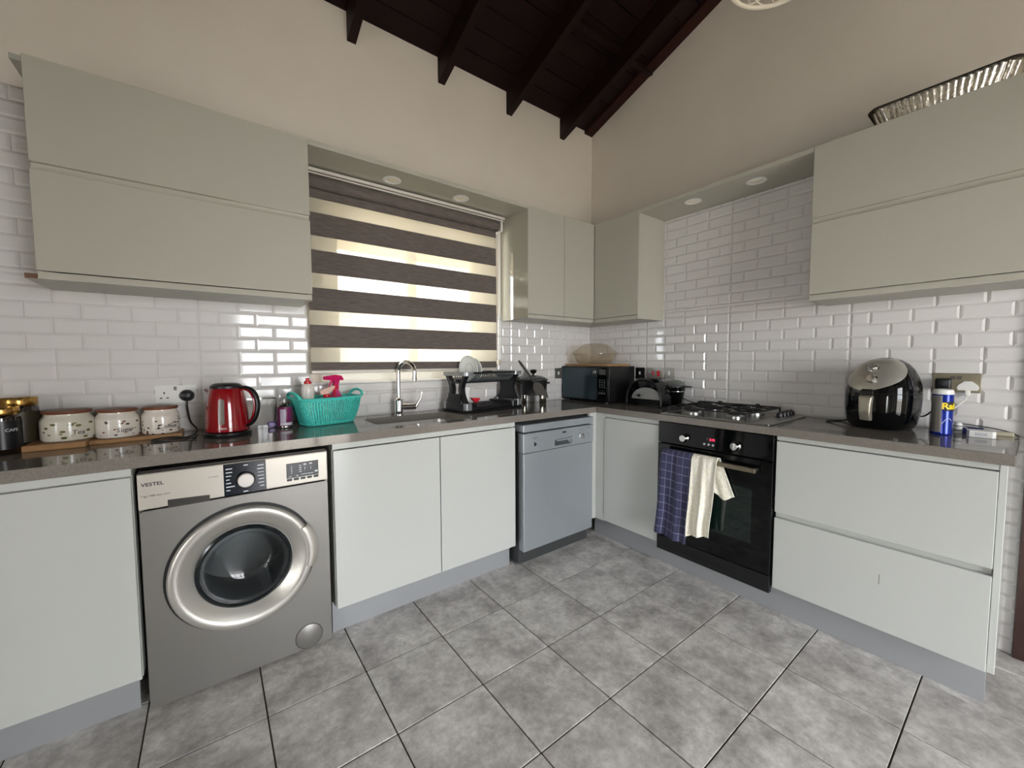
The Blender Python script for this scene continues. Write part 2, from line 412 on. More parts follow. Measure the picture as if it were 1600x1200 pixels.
def lay(wall, regions, u_org, place):
    cnt = 0
    for r in range(-20, 18):
        za = 1.216+r*BH; zb_ = za+BH; i = r % 5
        cells = []
        for k in range(-30, 30):
            p0 = u_org+k*4*BW
            if i % 2 == 0: cells += [(p0+q*BW, p0+(q+1)*BW) for q in range(4)]
            else: cells += [(p0, p0+.5*BW)]+[(p0+(q+.5)*BW, p0+(q+1.5)*BW) for q in range(3)]+[(p0+3.5*BW, p0+4*BW)]
        for (a, b) in cells:
            for (ua, ub, ra, rb) in regions:
                x0 = max(a, ua); x1 = min(b, ub); z0 = max(za, ra); z1 = min(zb_, rb)
                if x1-x0 > .016 and z1-z0 > .014:
                    o = bpy.data.objects.new('brick', brick_mesh(x1-x0, z1-z0)); COL.objects.link(o); o.parent = wall
                    place(o, (x0+x1)/2, (z0+z1)/2); cnt += 1
    return cnt
regL = [(-3.60, -2.185, W, 1.56), (-3.60, -3.03, 1.56, 2.245), (-2.185, -.975, W, 1.053), (-.975, -.004, W, 1.56)]
bk = MB()
for (a, b, c, d) in regL: bk.box((a, -.003, c), (b, 0, d))
bk.build('tile_backing', grout, wall_left)
def pl(o, u, z): o.location = (u, -.003, z); o.rotation_euler = (random.uniform(-.004, .004), 0, random.uniform(-.003, .003))
n1 = lay(wall_left, regL, -2.643, pl)
regR = [(.004, 2.318, W, 1.56), (.66, 1.68, 1.56, 2.215), (2.245, 2.318, 0, W)]      # u = -y
bk = MB()
for (a, b, c, d) in regR: bk.box((-.003, -b, c), (0, -a, d))
bk.build('tile_backing', grout, wall_right)
def pr(o, u, z): o.location = (-.003, -u, z); o.rotation_euler = (0, random.uniform(-.004, .004), -PI/2+random.uniform(-.003, .003))
n2 = lay(wall_right, regR, 1.150-4*BW*4, pr)
print('bricks', n1, n2)

# ------------------------------------------------------------------ kitchen window, sill, outside
win = bpy.data.objects.new('window_1', None); COL.objects.link(win); struct(win); OFF['window_1'] = Vector()
fy0, fy1 = .09, .15
pvc = mat('window_frame_white', (224, 222, 214), .35)
MB().box((WX0, fy0, WZ0), (WX0+.07, fy1, WZ1), .003).box((WX1-.07, fy0, WZ0), (WX1, fy1, WZ1), .003).box((WX0+.07, fy0, WZ0), (WX1-.07, fy1, WZ0+.07), .003).box((WX0+.07, fy0, WZ1-.07), (WX1-.07, fy1, WZ1), .003).build('window_frame', pvc, win, angle=35)
for (xa, xb, yo) in ((WX0+.07, -1.545, .0), (-1.575, WX1-.07, .02)):
    s_ = MB()
    a, b, c, d = xa, xb, WZ0+.07, WZ1-.07
    y0, y1 = fy0+.005+yo, fy0+.035+yo
    s_.box((a, y0, c), (a+.05, y1, d), .002).box((b-.05, y0, c), (b, y1, d), .002).box((a+.05, y0, c), (b-.05, y1, c+.05), .002).box((a+.05, y0, d-.05), (b-.05, y1, d), .002)
    so = s_.build('sash', pvc, win, angle=35)
    bx('pane', pane_m, (a+.05, y0+.012, c+.05), (b-.05, y0+.016, d-.05), so, 0)
bx('sash_latch', black_p, (-1.572, fy0-.02, 1.58), (-1.552, fy0+.01, 1.70), win, .003)
# sill and the plain tile course under it
bx('window_sill', tile_white, (WX0-.055, -.018, 1.098), (WX1+.03, .10, 1.112), win, .004)
bx('window_apron', tile_white, (WX0-.055, -.012, 1.056), (WX1+.03, -.001, 1.097), win, .002)
# outside: neighbour's pale garden wall, paving, and the roof eave
ext = mat('outside_render', (214, 205, 190), .9, noise=(2, (196, 186, 170), .6))
struct(bx('wall_outside', ext, (-7, 4.2, -.3), (7, 4.4, 1.86), bev=0))
struct(bx('wall_outside_house', mat('outside_house', (190, 176, 160), .9), (-1.6, 7.0, -.3), (9, 9.0, 2.35), bev=0))
struct(bx('ceiling_eave', mat('eave_board', (206, 192, 168), .8), (-6, .22, 2.08), (1, .95, 2.13), bev=0))
struct(bx('ground_outside', mat('outside_paving', (176, 168, 156), .9), (-12, .22, -.4), (12, 14, -.3), bev=0))

struct(bx('ground_outside_back', mat('outside_yard', (178, 170, 158), .95), (-14, -20, -.35), (10, Y0-.2, -.25), bev=0))
struct(bx('ground_outside_side', mat('outside_yard', (178, 170, 158), .95), (-20, -4.9, -.35), (X0-.2, 6, -.25), bev=0))
# ------------------------------------------------------------------ zebra blind
BX0, BX1, BY = -2.19, -1.018, -.05
bl = thing('zebra_blind', 'day and night roller blind with dark brown and sheer cream stripes', 'blind', ((BX0+BX1)/2, BY, 1.165))
rail = mat('blind_rail', (214, 208, 196), .35)
bx('headrail', rail, (BX0-.01, -.105, 2.176), (BX1+.04, -.004, 2.192), bl, .002)
bx('headrail_lip', rail, (BX0-.01, -.105, 2.162), (BX1+.035, -.100, 2.168), bl, 0)
MB().cyl((BX0, -.062, 2.137), (BX1+.008, -.062, 2.137), .033, n=28).build('fabric_roll', darkfab, bl, angle=40)
MB().box((BX1+.012, -.1, 2.095), (BX1+.026, -.012, 2.178), .012, 3).build('end_bracket', white_p, bl, angle=35)
bands = [(2.118, 2.062), (1.990, 1.873), (1.800, 1.682), (1.607, 1.490), (1.415, 1.298), (1.221, 1.178)]
for (zt, zb_) in bands:
    bx('dark_band', darkfab, (BX0, BY-.003, zb_), (BX1, BY+.001, zt), bl, 0)
    if zt-zb_ > .06: bx('band_hem', darkfab, (BX0, BY-.0042, zb_+.012), (BX1, BY-.003, zb_+.016), bl, 0)
for a, b in zip(bands, bands[1:]):
    bx('sheer_band', sheer_m, (BX0, BY-.0012, b[0]), (BX1, BY-.0006, a[1]), bl, 0)
bx('bottom_rail', rail, (BX0, BY-.009, 1.160), (BX1+.004, BY+.005, 1.178), bl, .004)
ch = cable([(BX1+.022, -.062, 2.10), (BX1+.030, -.045, 1.7), (BX1+.030, -.04, 1.25), (BX1+.036, -.035, 1.215), (BX1+.042, -.04, 1.25), (BX1+.036, -.05, 1.7), (BX1+.022, -.068, 2.10)], .0018, 6, 10).build('pull_chain', white_p, bl, smooth=True)
MB().box((BX1+.024, -.045, 1.195), (BX1+.048, -.012, 1.232), .004).build('chain_holder', mat('cream_plastic', (190, 182, 164), .4), bl, angle=35)

# ------------------------------------------------------------------ base units
FYD = -.53                          # face of the base doors (both runs, measured from either wall)
def base_unit(name, label, a, b, run, doors, plain_back=.02):
    """run 'L': a..b along x facing -y; run 'R': a..b along -y facing -x"""
    P = (lambda u, d, z: (u, d, z)) if run == 'L' else (lambda u, d, z: (d, -u, z))
    def bb(n, m_, u0, u1, d0, d1, z0, z1, par, bev=.0015):
        p = P(u0, d0, z0); q = P(u1, d1, z1)
        lo = tuple(min(i, j) for i, j in zip(p, q)); hi = tuple(max(i, j) for i, j in zip(p, q))
        return bx(n, m_, lo, hi, par, bev)
    c = P((a+b)/2, -.28, 0)
    t = thing(name, label, 'cabinet', c)
    return t, bb
# left of the washing machine
t, bb = base_unit('base_cabinet', 'pale gloss base cabinet at the left edge, beside the washing machine', -3.44, -2.832, 'L', 1)
bb('carcass', cab_in, -3.44, -2.832, -.510, -.03, .143, .874, t)
bb('handle_rail', cab, -3.44, -2.832, -.524, -.511, .846, .874, t)
bb('door', cab, -3.438, -2.834, -.53, -.512, .143, .842, t, .002)
# sink unit
t, bb = base_unit('base_cabinet', 'two-door pale gloss base cabinet under the sink', -2.207, -1.222, 'L', 2)
car = MB()
for lo, hi in (((-2.207, -.510, .143), (-2.190, -.03, .874)), ((-1.239, -.510, .143), (-1.222, -.03, .874)), ((-2.19, -.510, .143), (-1.239, -.03, .16)), ((-2.19, -.046, .16), (-1.239, -.03, .874))): car.box(lo, hi)
car.build('carcass', cab_in, t)
bb('handle_rail', cab, -2.207, -1.222, -.524, -.495, .846, .874, t)
bb('door', cab, -2.205, -1.7035, -.53, -.512, .143, .842, t, .002)
bb('door', cab, -1.6995, -1.224, -.53, -.512, .143, .842, t, .002)
# corner filler post
t = thing('corner_filler', 'narrow white filler post in the inner corner beside the dishwasher', 'panel', (-.53, -.53, .143))
MB().prism([(-.597, -.53, .143), (-.53, -.53, .143), (-.53, -.596, .143), (-.512, -.596, .143), (-.512, -.512, .143), (-.597, -.512, .143)], (0, 0, .731)).build('post', cab, t)
# corner door on the cooker run
t, bb = base_unit('base_cabinet', 'single-door pale base cabinet between the corner and the oven', .598, 1.007, 'R', 1)
bb('carcass', cab_in, .598, 1.007, -.510, -.03, .143, .874, t)
bb('handle_rail', cab, .598, 1.007, -.524, -.511, .848, .874, t)
bb('door', cab, .600, 1.005, -.53, -.512, .148, .844, t, .002)
# drawer unit
t, bb = base_unit('drawer_unit', 'wide two-drawer pale gloss unit to the right of the oven', 1.612, 2.288, 'R', 2)
bb('carcass', cab_in, 1.612, 2.266, -.500, -.03, .148, .874, t)
bb('handle_rail', cab, 1.612, 2.268, -.522, -.501, .852, .874, t)
bb('handle_rail', cab, 1.612, 2.266, -.508, -.498, .478, .520, t)
dw1 = bb('drawer_front', cab, 1.614, 2.267, -.53, -.512, .514, .848, t, .002)
dw2 = bb('drawer_front', cab, 1.614, 2.267, -.53, -.512, .150, .488, t, .002)
bb('scuff', mat('scuff_grey', (130, 130, 126), .7), 1.985, 1.988, -.5304, -.5298, .335, .375, dw2, 0)
bb('side_panel', cab, 2.268, 2.286, -.524, -.10, .150, .874, t, .002)
# plinths
o = bx('plinth', plinth_m, (-3.44, -.458, 0), (-2.850, -.442, .142), bev=.001); tag(o, 'grey kickboard under the cabinet at the left edge', 'plinth')
o = bx('plinth', plinth_m, (-2.212, -.458, 0), (-1.216, -.442, .142), bev=.001); tag(o, 'grey kickboard under the sink cabinet', 'plinth')
o = bx('plinth', plinth_m, (-.456, -2.266, 0), (-.440, -.46, .1175), bev=.001); tag(o, 'long grey kickboard under the oven and drawers', 'plinth')

# ------------------------------------------------------------------ worktops
SX0, SX1, SY_0, SY_1 = -1.968, -1.462, -.478, -.135
def slab_hole(outer, hole, z0, z1):
    bm = bmesh.new()
    def loop(P, z): 
        v = [bm.verts.new((x, y, z)) for x, y in P]
        return v, [bm.edges.new((v[i], v[(i+1) % len(v)])) for i in range(len(v))]
    rings = []
    for z in (z0, z1):
        v, e = loop(outer, z); v2, e2 = loop(hole, z)
        bmesh.ops.triangle_fill(bm, use_beauty=True, use_dissolve=False, edges=e+e2)
        rings.append((v, v2))
    for k in (0, 1):
        a = rings[0][k]; b = rings[1][k]; n = len(a)
        for i in range(n): bm.faces.new((a[i], a[(i+1) % n], b[(i+1) % n], b[i]))
    mb = MB(); mb.bm.free(); mb.bm = bm; return mb
hole = rrect((SX0+SX1)/2, (SY_0+SY_1)/2, (SX1-SX0)/2, (SY_1-SY_0)/2, .055, 6)
o = slab_hole([(-3.46, -.548), (-.548, -.548), (-.001, -.001), (-3.46, -.001)], hole, W-.038, W).build('worktop', quartz)
tag(o, 'dark grey polished quartz worktop along the window wall with sink cutout', 'worktop')
o = MB().prism([(-.5475, -.5492, W-.038), (-.5475, -2.301, W-.038), (-.001, -2.301, W-.038), (-.001, -.0027, W-.038)], (0, 0, .038)).build('worktop', quartz)
tag(o, 'dark grey polished quartz worktop along the cooker wall under the hob', 'worktop')
md = o.modifiers.new('b', 'BEVEL'); md.width = .0025; md.segments = 2
# sink bowl
t = thing('sink', 'undermounted stainless steel sink bowl with rounded corners', 'sink', ((SX0+SX1)/2, (SY_0+SY_1)/2, W-.21))
cx, cy = (SX0+SX1)/2, (SY_0+SY_1)/2; hx, hy = (SX1-SX0)/2, (SY_1-SY_0)/2
sb = MB(); rows = []
for (dx, z, r) in ((.012, W-.0385, .06), (-.003, W-.0385, .055), (-.006, W-.05, .055), (-.012, W-.18, .05), (-.03, W-.2, .05), (-.08, W-.205, .04)):
    rows.append([sb.bm.verts.new((x, y, z)) for x, y in rrect(cx, cy, hx+dx, hy+dx, r, 6)])
for a, b in zip(rows, rows[1:]):
    for i in range(len(a)): sb.bm.faces.new((a[i], a[(i+1) % len(a)], b[(i+1) % len(a)], b[i]))
sb.bm.faces.new(rows[-1])
sb.build('bowl', steel_b, t, angle=50)
MB().lathe([(.0, 0), (.03, 0), (.035, .003), (.04, .003), (.042, 0)], M=T(cx, cy, W-.205)).build('drain', chrome, t, smooth=True)
# mixer tap
t = thing('mixer_tap', 'tall chrome swan-neck mixer tap behind the sink', 'tap', (-1.738, -.084, W))
fx, fy = -1.738, -.084
MB().lathe([(.027, 0), (.027, .006), (.0235, .008), (.0235, .085), (.021, .092), (.012, .098)], M=T(fx, fy, W)).build('base', chrome, t, smooth=True)
sp = [(fx, fy, W+.09+.012*k) for k in range(13)]
d_ = Vector((.42, -.91, 0)).normalized(); Rn = .062
for k in range(1, 17):
    a = PI-PI*1.06*k/16; sp.append(Vector((fx, fy, W+.245))+d_*(Rn+Rn*math.cos(a))+Vector((0, 0, Rn*math.sin(a))))
e = Vector(sp[-1]); e2 = e+(e-Vector(sp[-2])).normalized()*.02; sp += [e2, e2+(e-Vector(sp[-2])).normalized()*.012]
MB().tube(sp, [.0118]*(len(sp)-2)+[.0135, .0135], 14).build('spout', chrome, t, smooth=True)
h0 = Vector((fx+.012, fy-.005, W+.045)); hd = Vector((.9, -.35, 0)).normalized()
MB().cyl(h0, h0+hd*.085, .0175, n=20).build('lever_body', chrome, t, angle=40)
q = h0+hd*.083
MB().tube([q, q+hd*.012+Vector((0, 0, .02)), q+hd*.03+Vector((0, 0, .05)), q+hd*.036+Vector((0, 0, .085))], [.011, .009, .007, .0055], 10).build('lever', chrome, t, smooth=True)

# ------------------------------------------------------------------ wall units
ZB, ZT = 1.505, 2.222; UD = -.307
t = thing('wall_cabinet', 'large pale gloss two-flap wall cabinet on the left with a chipped lower edge', 'cabinet', (-2.64, -.15, ZB))
c = MB()
for lo, hi in (((-3.088, -.288, ZT-.018), (-2.222, 0, ZT)), ((-3.088, -.288, ZB), (-2.222, 0, ZB+.018)), ((-3.046, -.286, ZB+.018), (-3.030, 0, ZT-.018)), ((-2.24, -.286, ZB+.018), (-2.222, 0, ZT-.018)), ((-3.03, -.012, ZB+.018), (-2.24, 0, ZT-.018)), ((-3.03, -.286, 1.855), (-2.24, -.01, 1.873))): c.box(lo, hi)
c.build('carcass', sage_in, t)
bx('flap_door', sage, (-3.058, UD, 1.886), (-2.222, -.288, ZT), t, .002)
bx('flap_door', sage, (-3.058, UD, 1.532), (-2.222, -.288, 1.862), t, .002)
bx('handle_rail', sage, (-3.056, -.2905, 1.858), (-2.223, -.2875, 1.890), t, 0)
bx('handle_rail', sage, (-3.056, -.302, ZB), (-2.223, -.288, 1.529), t, .001)
bx('chipped_edge', chip, (-3.088, -.2895, ZB+.001), (-3.056, -.2878, ZB+.017), t, 0)
# soffit board over the window with two downlights
def downlight(x, y, z, label):
    t = thing('downlight', label, 'downlight', (x, y, z), group='round downlights in the soffit boards')
    MB().lathe([(.046, .0), (.049, -.004), (.034, -.007), (.030, -.003), (.030, .0)], n=32, M=T(x, y, z)).build('bezel', white_p, t, smooth=True)
    MB().lathe([(.030, -.001), (.024, -.0035), (0, -.005)], n=32, M=T(x, y, z)).build('lens', mat('frosted_lens', (236, 228, 208), .35), t, smooth=True)
o = bx('soffit_board', sage, (-2.2215, UD, 2.200), (-.943, -.001, ZT), bev=.0015)
tag(o, 'pale gloss soffit board bridging above the striped window blind', 'soffit')
downlight(-1.79, -.185, 2.1995, 'round white downlight above the blind, nearer the left wall cabinet')
downlight(-1.372, -.195, 2.1995, 'round white downlight above the blind, nearer the corner cabinet')
o = bx('soffit_board', sage, (UD, -1.6475, 2.200), (-.001, -.692, ZT), bev=.0015)
tag(o, 'pale gloss soffit board bridging above the hob', 'soffit')
downlight(-.205, -1.005, 2.1995, 'round white downlight above the hob, nearer the corner cabinet')
downlight(-.195, -1.358, 2.1995, 'round white downlight above the hob, nearer the right wall cabinet')
# corner wall unit
t = thing('corner_wall_cabinet', 'L-shaped pale gloss wall cabinet in the corner with three doors', 'cabinet', (-.3, -.3, ZB))
L_ = [(-.942, -.288), (-.288, -.288), (-.288, -.691), (0, -.691), (0, 0), (-.942, 0)]
MB().prism([(x, y, ZB) for x, y in L_], (0, 0, ZT-ZB)).build('carcass', sage_in, t)
bx('door', sage, (-.940, UD, 1.532), (-.6165, -.2885, ZT), t, .002)
bx('door', sage, (-.6135, UD, 1.532), (-.3085, -.2885, ZT), t, .002)
bx('door', sage, (UD, -.689, 1.532), (-.2885, -.3085, ZT), t, .002)
bx('handle_rail', sage, (-.940, -.303, ZB), (-.6165, -.2885, 1.528), t, .001)
bx('handle_rail', sage, (-.6135, -.303, ZB), (-.31, -.2885, 1.528), t, .001)
bx('handle_rail', sage, (-.303, -.689, ZB), (-.2885, -.31, 1.528), t, .001)
bx('side_panel', sage, (-.9435, -.306, ZB), (-.9405, -.001, ZT), t, 0)
bx('side_panel', sage, (-.306, -.6925, ZB), (-.001, -.6895, ZT), t, 0)
# right wall unit
t = thing('wall_cabinet', 'pale gloss two-flap wall cabinet on the right holding a foil tray', 'cabinet', (-.15, -1.98, ZB))
MB().box((-.288, -2.312, ZB), (0, -1.649, ZT)).build('carcass', sage_in, t)
bx('flap_door', sage, (UD, -2.31, 1.892), (-.2885, -1.65, ZT), t, .002)
bx('flap_door', sage, (UD, -2.31, 1.535), (-.2885, -1.65, 1.866), t, .002)
bx('handle_rail', sage, (-.2915, -2.31, 1.862), (-.2885, -1.65, 1.896), t, 0)
bx('handle_rail', sage, (-.303, -2.31, ZB), (-.2885, -1.65, 1.531), t, .001)
bx('side_panel', sage, (-.287, -1.650, ZB), (-.001, -1.6485, 2.199), t, 0)

# ------------------------------------------------------------------ washing machine
wm_body = mat('washer_grey', (134, 131, 127), .38, metal=.55)
wm_panel = mat('washer_fascia', (198, 192, 182), .3, metal=.25)
wm_ring = mat('washer_ring', (190, 187, 180), .32, metal=.6)
ink = mat('dark_print', (28, 27, 27), .5)
ink_w = mat('white_print', (220, 222, 225), .5)
x0, x1, yf = -2.822, -2.225, -.514
t = thing('washing_machine', 'silver grey front-loading washing machine under the worktop', 'washing machine', ((x0+x1)/2, -.28, 0))
wx, wz = -2.527, .440
sh = MB()
for lo, hi in (((x0, -.4995, .012), (x0+.012, -.04, .845)), ((x1-.012, -.4995, .012), (x1, -.04, .845)), ((x0+.012, -.4995, .833), (x1-.012, -.04, .845)), ((x0+.012, -.4995, .012), (x1-.012, -.04, .03)), ((x0+.012, -.052, .03), (x1-.012, -.04, .833))): sh.box(lo, hi)
sh.build('body', wm_body, t)
def front_plate(e_, y0_, y1_):
    mb = slab_hole([(x, z) for x, z in rrect((x0+x1)/2, .364, (x1-x0)/2-.002-e_, .352-e_, .012, 4)], [(wx+.152*math.cos(2*PI*k/48), wz+.152*math.sin(2*PI*k/48)) for k in range(48)], y0_, y1_)
    bmesh.ops.transform(mb.bm, matrix=Matrix(((1, 0, 0, 0), (0, 0, 1, 0), (0, 1, 0, 0), (0, 0, 0, 1))), verts=mb.bm.verts); return mb
fp = front_plate(0, yf, -.4996).build('front_panel', wm_body, t); md = fp.modifiers.new('b', 'BEVEL'); md.width = .005; md.segments = 2; md.limit_method = 'ANGLE'
drum_m = mat('drum_steel', (150, 150, 150), .3, metal=1)
MB().lathe([(.152, .0), (.165, -.03), (.205, -.05), (.21, -.30), (.19, -.33), (0, -.34)], n=48, M=T(wx, -.4995, wz) @ FY, cap=False).build('drum', drum_m, t, smooth=True)
for k in range(3):
    a = 2*PI*k/3+.6; M_ = T(wx, -.5, wz) @ RY(a)
    MB().box((-.025, .06, .165), (.025, .29, .205), .008, 2, M=M_).build('drum_paddle', drum_m, t)

fas = bx('fascia', wm_panel, (x0+.001, yf-.004, .722), (x1-.001, -.499, .845), t, .004, 2)
bx('lid', mat('washer_lid', (52, 46, 42), .35), (x0+.004, -.498, .8452), (x1-.004, -.05, .852), t, .002)
MB().prism([(-2.745, yf-.0048, .745), (-2.628, yf-.0048, .739), (-2.628, yf-.0048, .716), (-2.745, yf-.0048, .716)], (0, .004, 0)).build('detergent_drawer_grip', mat('washer_dark_grip', (62, 60, 57), .3, metal=.3), t)
dp = bx('dial_panel', mat('dial_panel_blue', (22, 28, 38), .12), (-2.585, yf-.0055, .723), (-2.450, yf-.003, .842), t, .001)
MB().lathe([(.031, 0), (.031, .008), (.027, .012)], n=36, M=T(-2.517, yf-.0055, .776) @ FY).build('dial_skirt', black_p, dp, angle=40)
MB().lathe([(.0265, .009), (.0265, .02), (.024, .023), (0, .024)], n=36, M=T(-2.517, yf-.0055, .776) @ FY).build('dial', mat('dial_white', (226, 220, 214), .3), dp, angle=40)
pm = MB()
for k in range(7):
    z = .822-.0135*k; wdt = (.020, .020, .016, .011, .015, .026, .012)[k]
    pm.box((-2.578, yf-.0059, z), (-2.578+wdt, yf-.0054, z+.0032))
    wd2 = (.020, .022, .02, .021, .018, .02, .014)[k]
    pm.box((-2.457-wd2, yf-.0059, z), (-2.457, yf-.0054, z+.0032))
pm.box((-2.522, yf-.0059, .829), (-2.508, yf-.0054, .833)).box((-2.526, yf-.0059, .728), (-2.51, yf-.0054, .732))
pm.build('programme_marks', ink_w, dp)['kind'] = 'stuff'
sc = bx('display', mat('display_black', (12, 17, 17), .12), (-2.380, yf-.0055, .752), (-2.262, yf-.003, .812), t, .001)
dm = MB()
for k in range(4):
    dm.box((-2.364, yf-.0059, .796-.0085*k), (-2.359, yf-.0054, .799-.0085*k)).box((-2.334, yf-.0059, .798-.0085*k), (-2.326, yf-.0054, .801-.0085*k))
dm.box((-2.318, yf-.0059, .799), (-2.308, yf-.0054, .805)).box((-2.296, yf-.0059, .800), (-2.286, yf-.0054, .805)).box((-2.314, yf-.0059, .778), (-2.312, yf-.0054, .790)).box((-2.292, yf-.0059, .778), (-2.290, yf-.0054, .790))
dm.box((-2.372, yf-.0059, .757), (-2.362, yf-.0054, .760)).box((-2.346, yf-.0059, .758), (-2.337, yf-.0054, .761)).box((-2.328, yf-.0059, .761), (-2.282, yf-.0054, .763)).box((-2.276, yf-.0059, .764), (-2.265, yf-.0054, .771))
dm.build('display_marks', ink_w, sc)['kind'] = 'stuff'
for k in range(5): bx('button', black_p, (-2.379+k*.0245, yf-.008, .741), (-2.361+k*.0245, yf-.003, .750), t, .001)
text('brand_lettering', 'VESTEL', .0165, (-2.782, yf-.0046, .8075), '-y', ink, t, bold=.0003, sx=1.12)
text('capacity_lettering', '7 kg | 1000 rpm | A++', .0085, (-2.775, yf-.0046, .768), '-y', ink, t)
text('model_lettering', 'W-7100TS', .0065, (-2.615, yf-.0046, .802), '-y', ink, t)
MB().lathe([(.243, .0005), (.243, .003), (.234, .004), (.234, .0005)], n=72, M=T(wx, yf, wz) @ FY, cap=False).build('door_gap', black_m, t, angle=40)
door = MB().lathe([(.234, 0), (.234, .022), (.228, .029), (.216, .030), (.205, .029), (.199, .026), (.17, .008), (.158, -.002), (.150, -.006)], n=72, M=T(wx, yf, wz) @ FY, cap=False).build('door_ring', wm_ring, t, smooth=True, angle=60)
MB().lathe([(.158, -.004), (.157, .006), (.150, .010), (.142, .004), (.138, -.004)], n=72, M=T(wx, yf, wz) @ FY, cap=False).build('door_seal', mat('seal_dark', (26, 31, 33), .15), door, smooth=True)
MB().lathe([(.150, .0), (.143, .005), (.130, .003), (.118, -.020), (.108, -.060), (.100, -.078), (.085, -.086), (.05, -.090), (0, -.091)], n=72, M=T(wx, yf, wz) @ FY, cap=False).build('door_glass', glass('washer_glass', (206, 212, 214), alpha=.97), door, smooth=True)
hs = MB(); n = 14
for k in range(n): pass
ang = lambda k: math.radians(-22+44*k/(n-1))
Vr = []
for k in range(n):
    a = ang(k); tp = max(0, math.sin(PI*k/(n-1)))**.5
    ring = []
    for (r, h) in ((.214, .030), (.214, .037), (.230, .040), (.240+.014*tp, .030), (.240+.014*tp, .016), (.232, .012)):
        ring.append(hs.bm.verts.new(Vector((wx+r*math.cos(a+.12), yf-h, wz+r*math.sin(a+.12)))))
    Vr.append(ring)
for a, b in zip(Vr, Vr[1:]):
    for i in range(6): hs.bm.faces.new((a[i], a[(i+1) % 6], b[(i+1) % 6], b[i]))
hs.bm.faces.new(Vr[0]); hs.bm.faces.new(Vr[-1][::-1])
hs.build('door_handle', mat('handle_silver', (190, 186, 178), .28, metal=.7), door, angle=50)
MB().lathe([(.053, 0), (.053, .001), (.050, .0015), (.0495, .0005)], n=40, M=T(-2.317, yf, .064) @ FY, cap=False).build('filter_cap_rim', mat('dark_rim', (70, 68, 66), .4), t)
MB().lathe([(.0495, 0), (.0495, .0025), (.047, .004), (0, .004)], n=40, M=T(-2.317, yf, .064) @ FY).build('filter_cap', wm_body, t, angle=40)
for (fx_, fy_) in ((x0+.06, -.45), (x1-.06, -.45), (x0+.06, -.1), (x1-.06, -.1)): MB().cyl((fx_, fy_, 0), (fx_, fy_, .014), .018).build('foot', black_p, t, angle=40)
# dark underside gap above the machine stays open

# ------------------------------------------------------------------ dishwasher
dws = mat('dishwasher_silver', (172, 178, 182), .34, metal=.55, noise=(40, (164, 170, 175), .6, (1, 1, 14)))
dwd = mat('dishwasher_side', (66, 68, 68), .45, metal=.3)
x0, x1, yf = -1.200, -.604, -.574
t = thing('dishwasher', 'silver freestanding dishwasher at the end of the window run', 'dishwasher', ((x0+x1)/2, -.3, 0))
bx('body', dwd, (x0+.004, -.525, .02), (x1-.004, -.05, .81), t, .003)
bx('top', dws, (x0, yf, .812), (x1, -.05, .856), t, .006, 3)
bx('control_panel', dws, (x0, yf, .690), (x1, -.524, .805), t, .006, 3)
bx('door', dws, (x0+.004, yf+.003, .108), (x1-.004, -.524, .688), t, .005, 3)
bx('base', mat('dishwasher_base', (120, 124, 126), .4, metal=.4), (x0+.012, -.50, 0), (x1-.012, -.06, .10), t, .006, 2)
hm = bx('handle_recess', mat('recess_grey', (86, 92, 94), .3, metal=.5), (-.955, yf-.0006, .706), (-.822, yf+.002, .742), t, 0)
MB().prism([(-.955, yf-.001, .742), (-.822, yf-.001, .748), (-.822, yf-.001, .7365), (-.94, yf-.001, .7365)], (0, -.012, -.002)).build('handle_lip', dws, t)
MB().prism([(-.822, yf-.001, .752), (-.808, yf-.001, .752), (-.808, yf-.001, .706), (-.822, yf-.001, .706), (-.848, yf-.001, .728)], (0, -.002, 0)).build('handle_cheek', chrome, t)
dl = MB().lathe([(.021, 0), (.021, .004), (.0175, .006)], n=32, M=T(-.722, yf, .742) @ FY).build('dial', dws, t, angle=40)
MB().lathe([(.015, .004), (.015, .018), (.013, .02), (0, .02)], n=32, M=T(-.722, yf, .742) @ FY).build('dial_cap', chrome, dl, angle=40)
bx('dial_mark', ink, (-.7235, yf-.0212, .744), (-.7205, yf-.019, .757), dl, 0)
MB().lathe([(.013, 0), (.013, .003), (.010, .006), (0, .006)], n=24, M=T(-1.115, yf, .737) @ FY).build('power_button', chrome, t, angle=40)
bd = bx('badge', ink, (-.890, yf-.001, .778), (-.858, yf+.001, .787), t, 0)
pm = MB()
for k in range(3): pm.box((-.748+k*.022, yf-.0004, .782), (-.742+k*.022, yf+.001, .788))
for k in range(2): pm.box((-.672+k*.022, yf-.0004, .783), (-.666+k*.022, yf+.001, .791))
for a in range(7):
    an = math.radians(-30+a*40); pm.box((-.722+.029*math.cos(an)-.002, yf-.0004, .742+.029*math.sin(an)-.002), (-.722+.029*math.cos(an)+.002, yf+.001, .742+.029*math.sin(an)+.002))
for k in range(3): pm.box((-.655, yf-.0004, .724+.012*k), (-.646, yf+.001, .727+.012*k))
pm.box((-1.13, yf-.0004, .774), (-1.09, yf+.001, .777)).box((-1.118, yf-.0004, .767), (-1.10, yf+.001, .769))
pm.build('panel_marks', mat('grey_print', (96, 100, 102), .5), t)['kind'] = 'stuff'

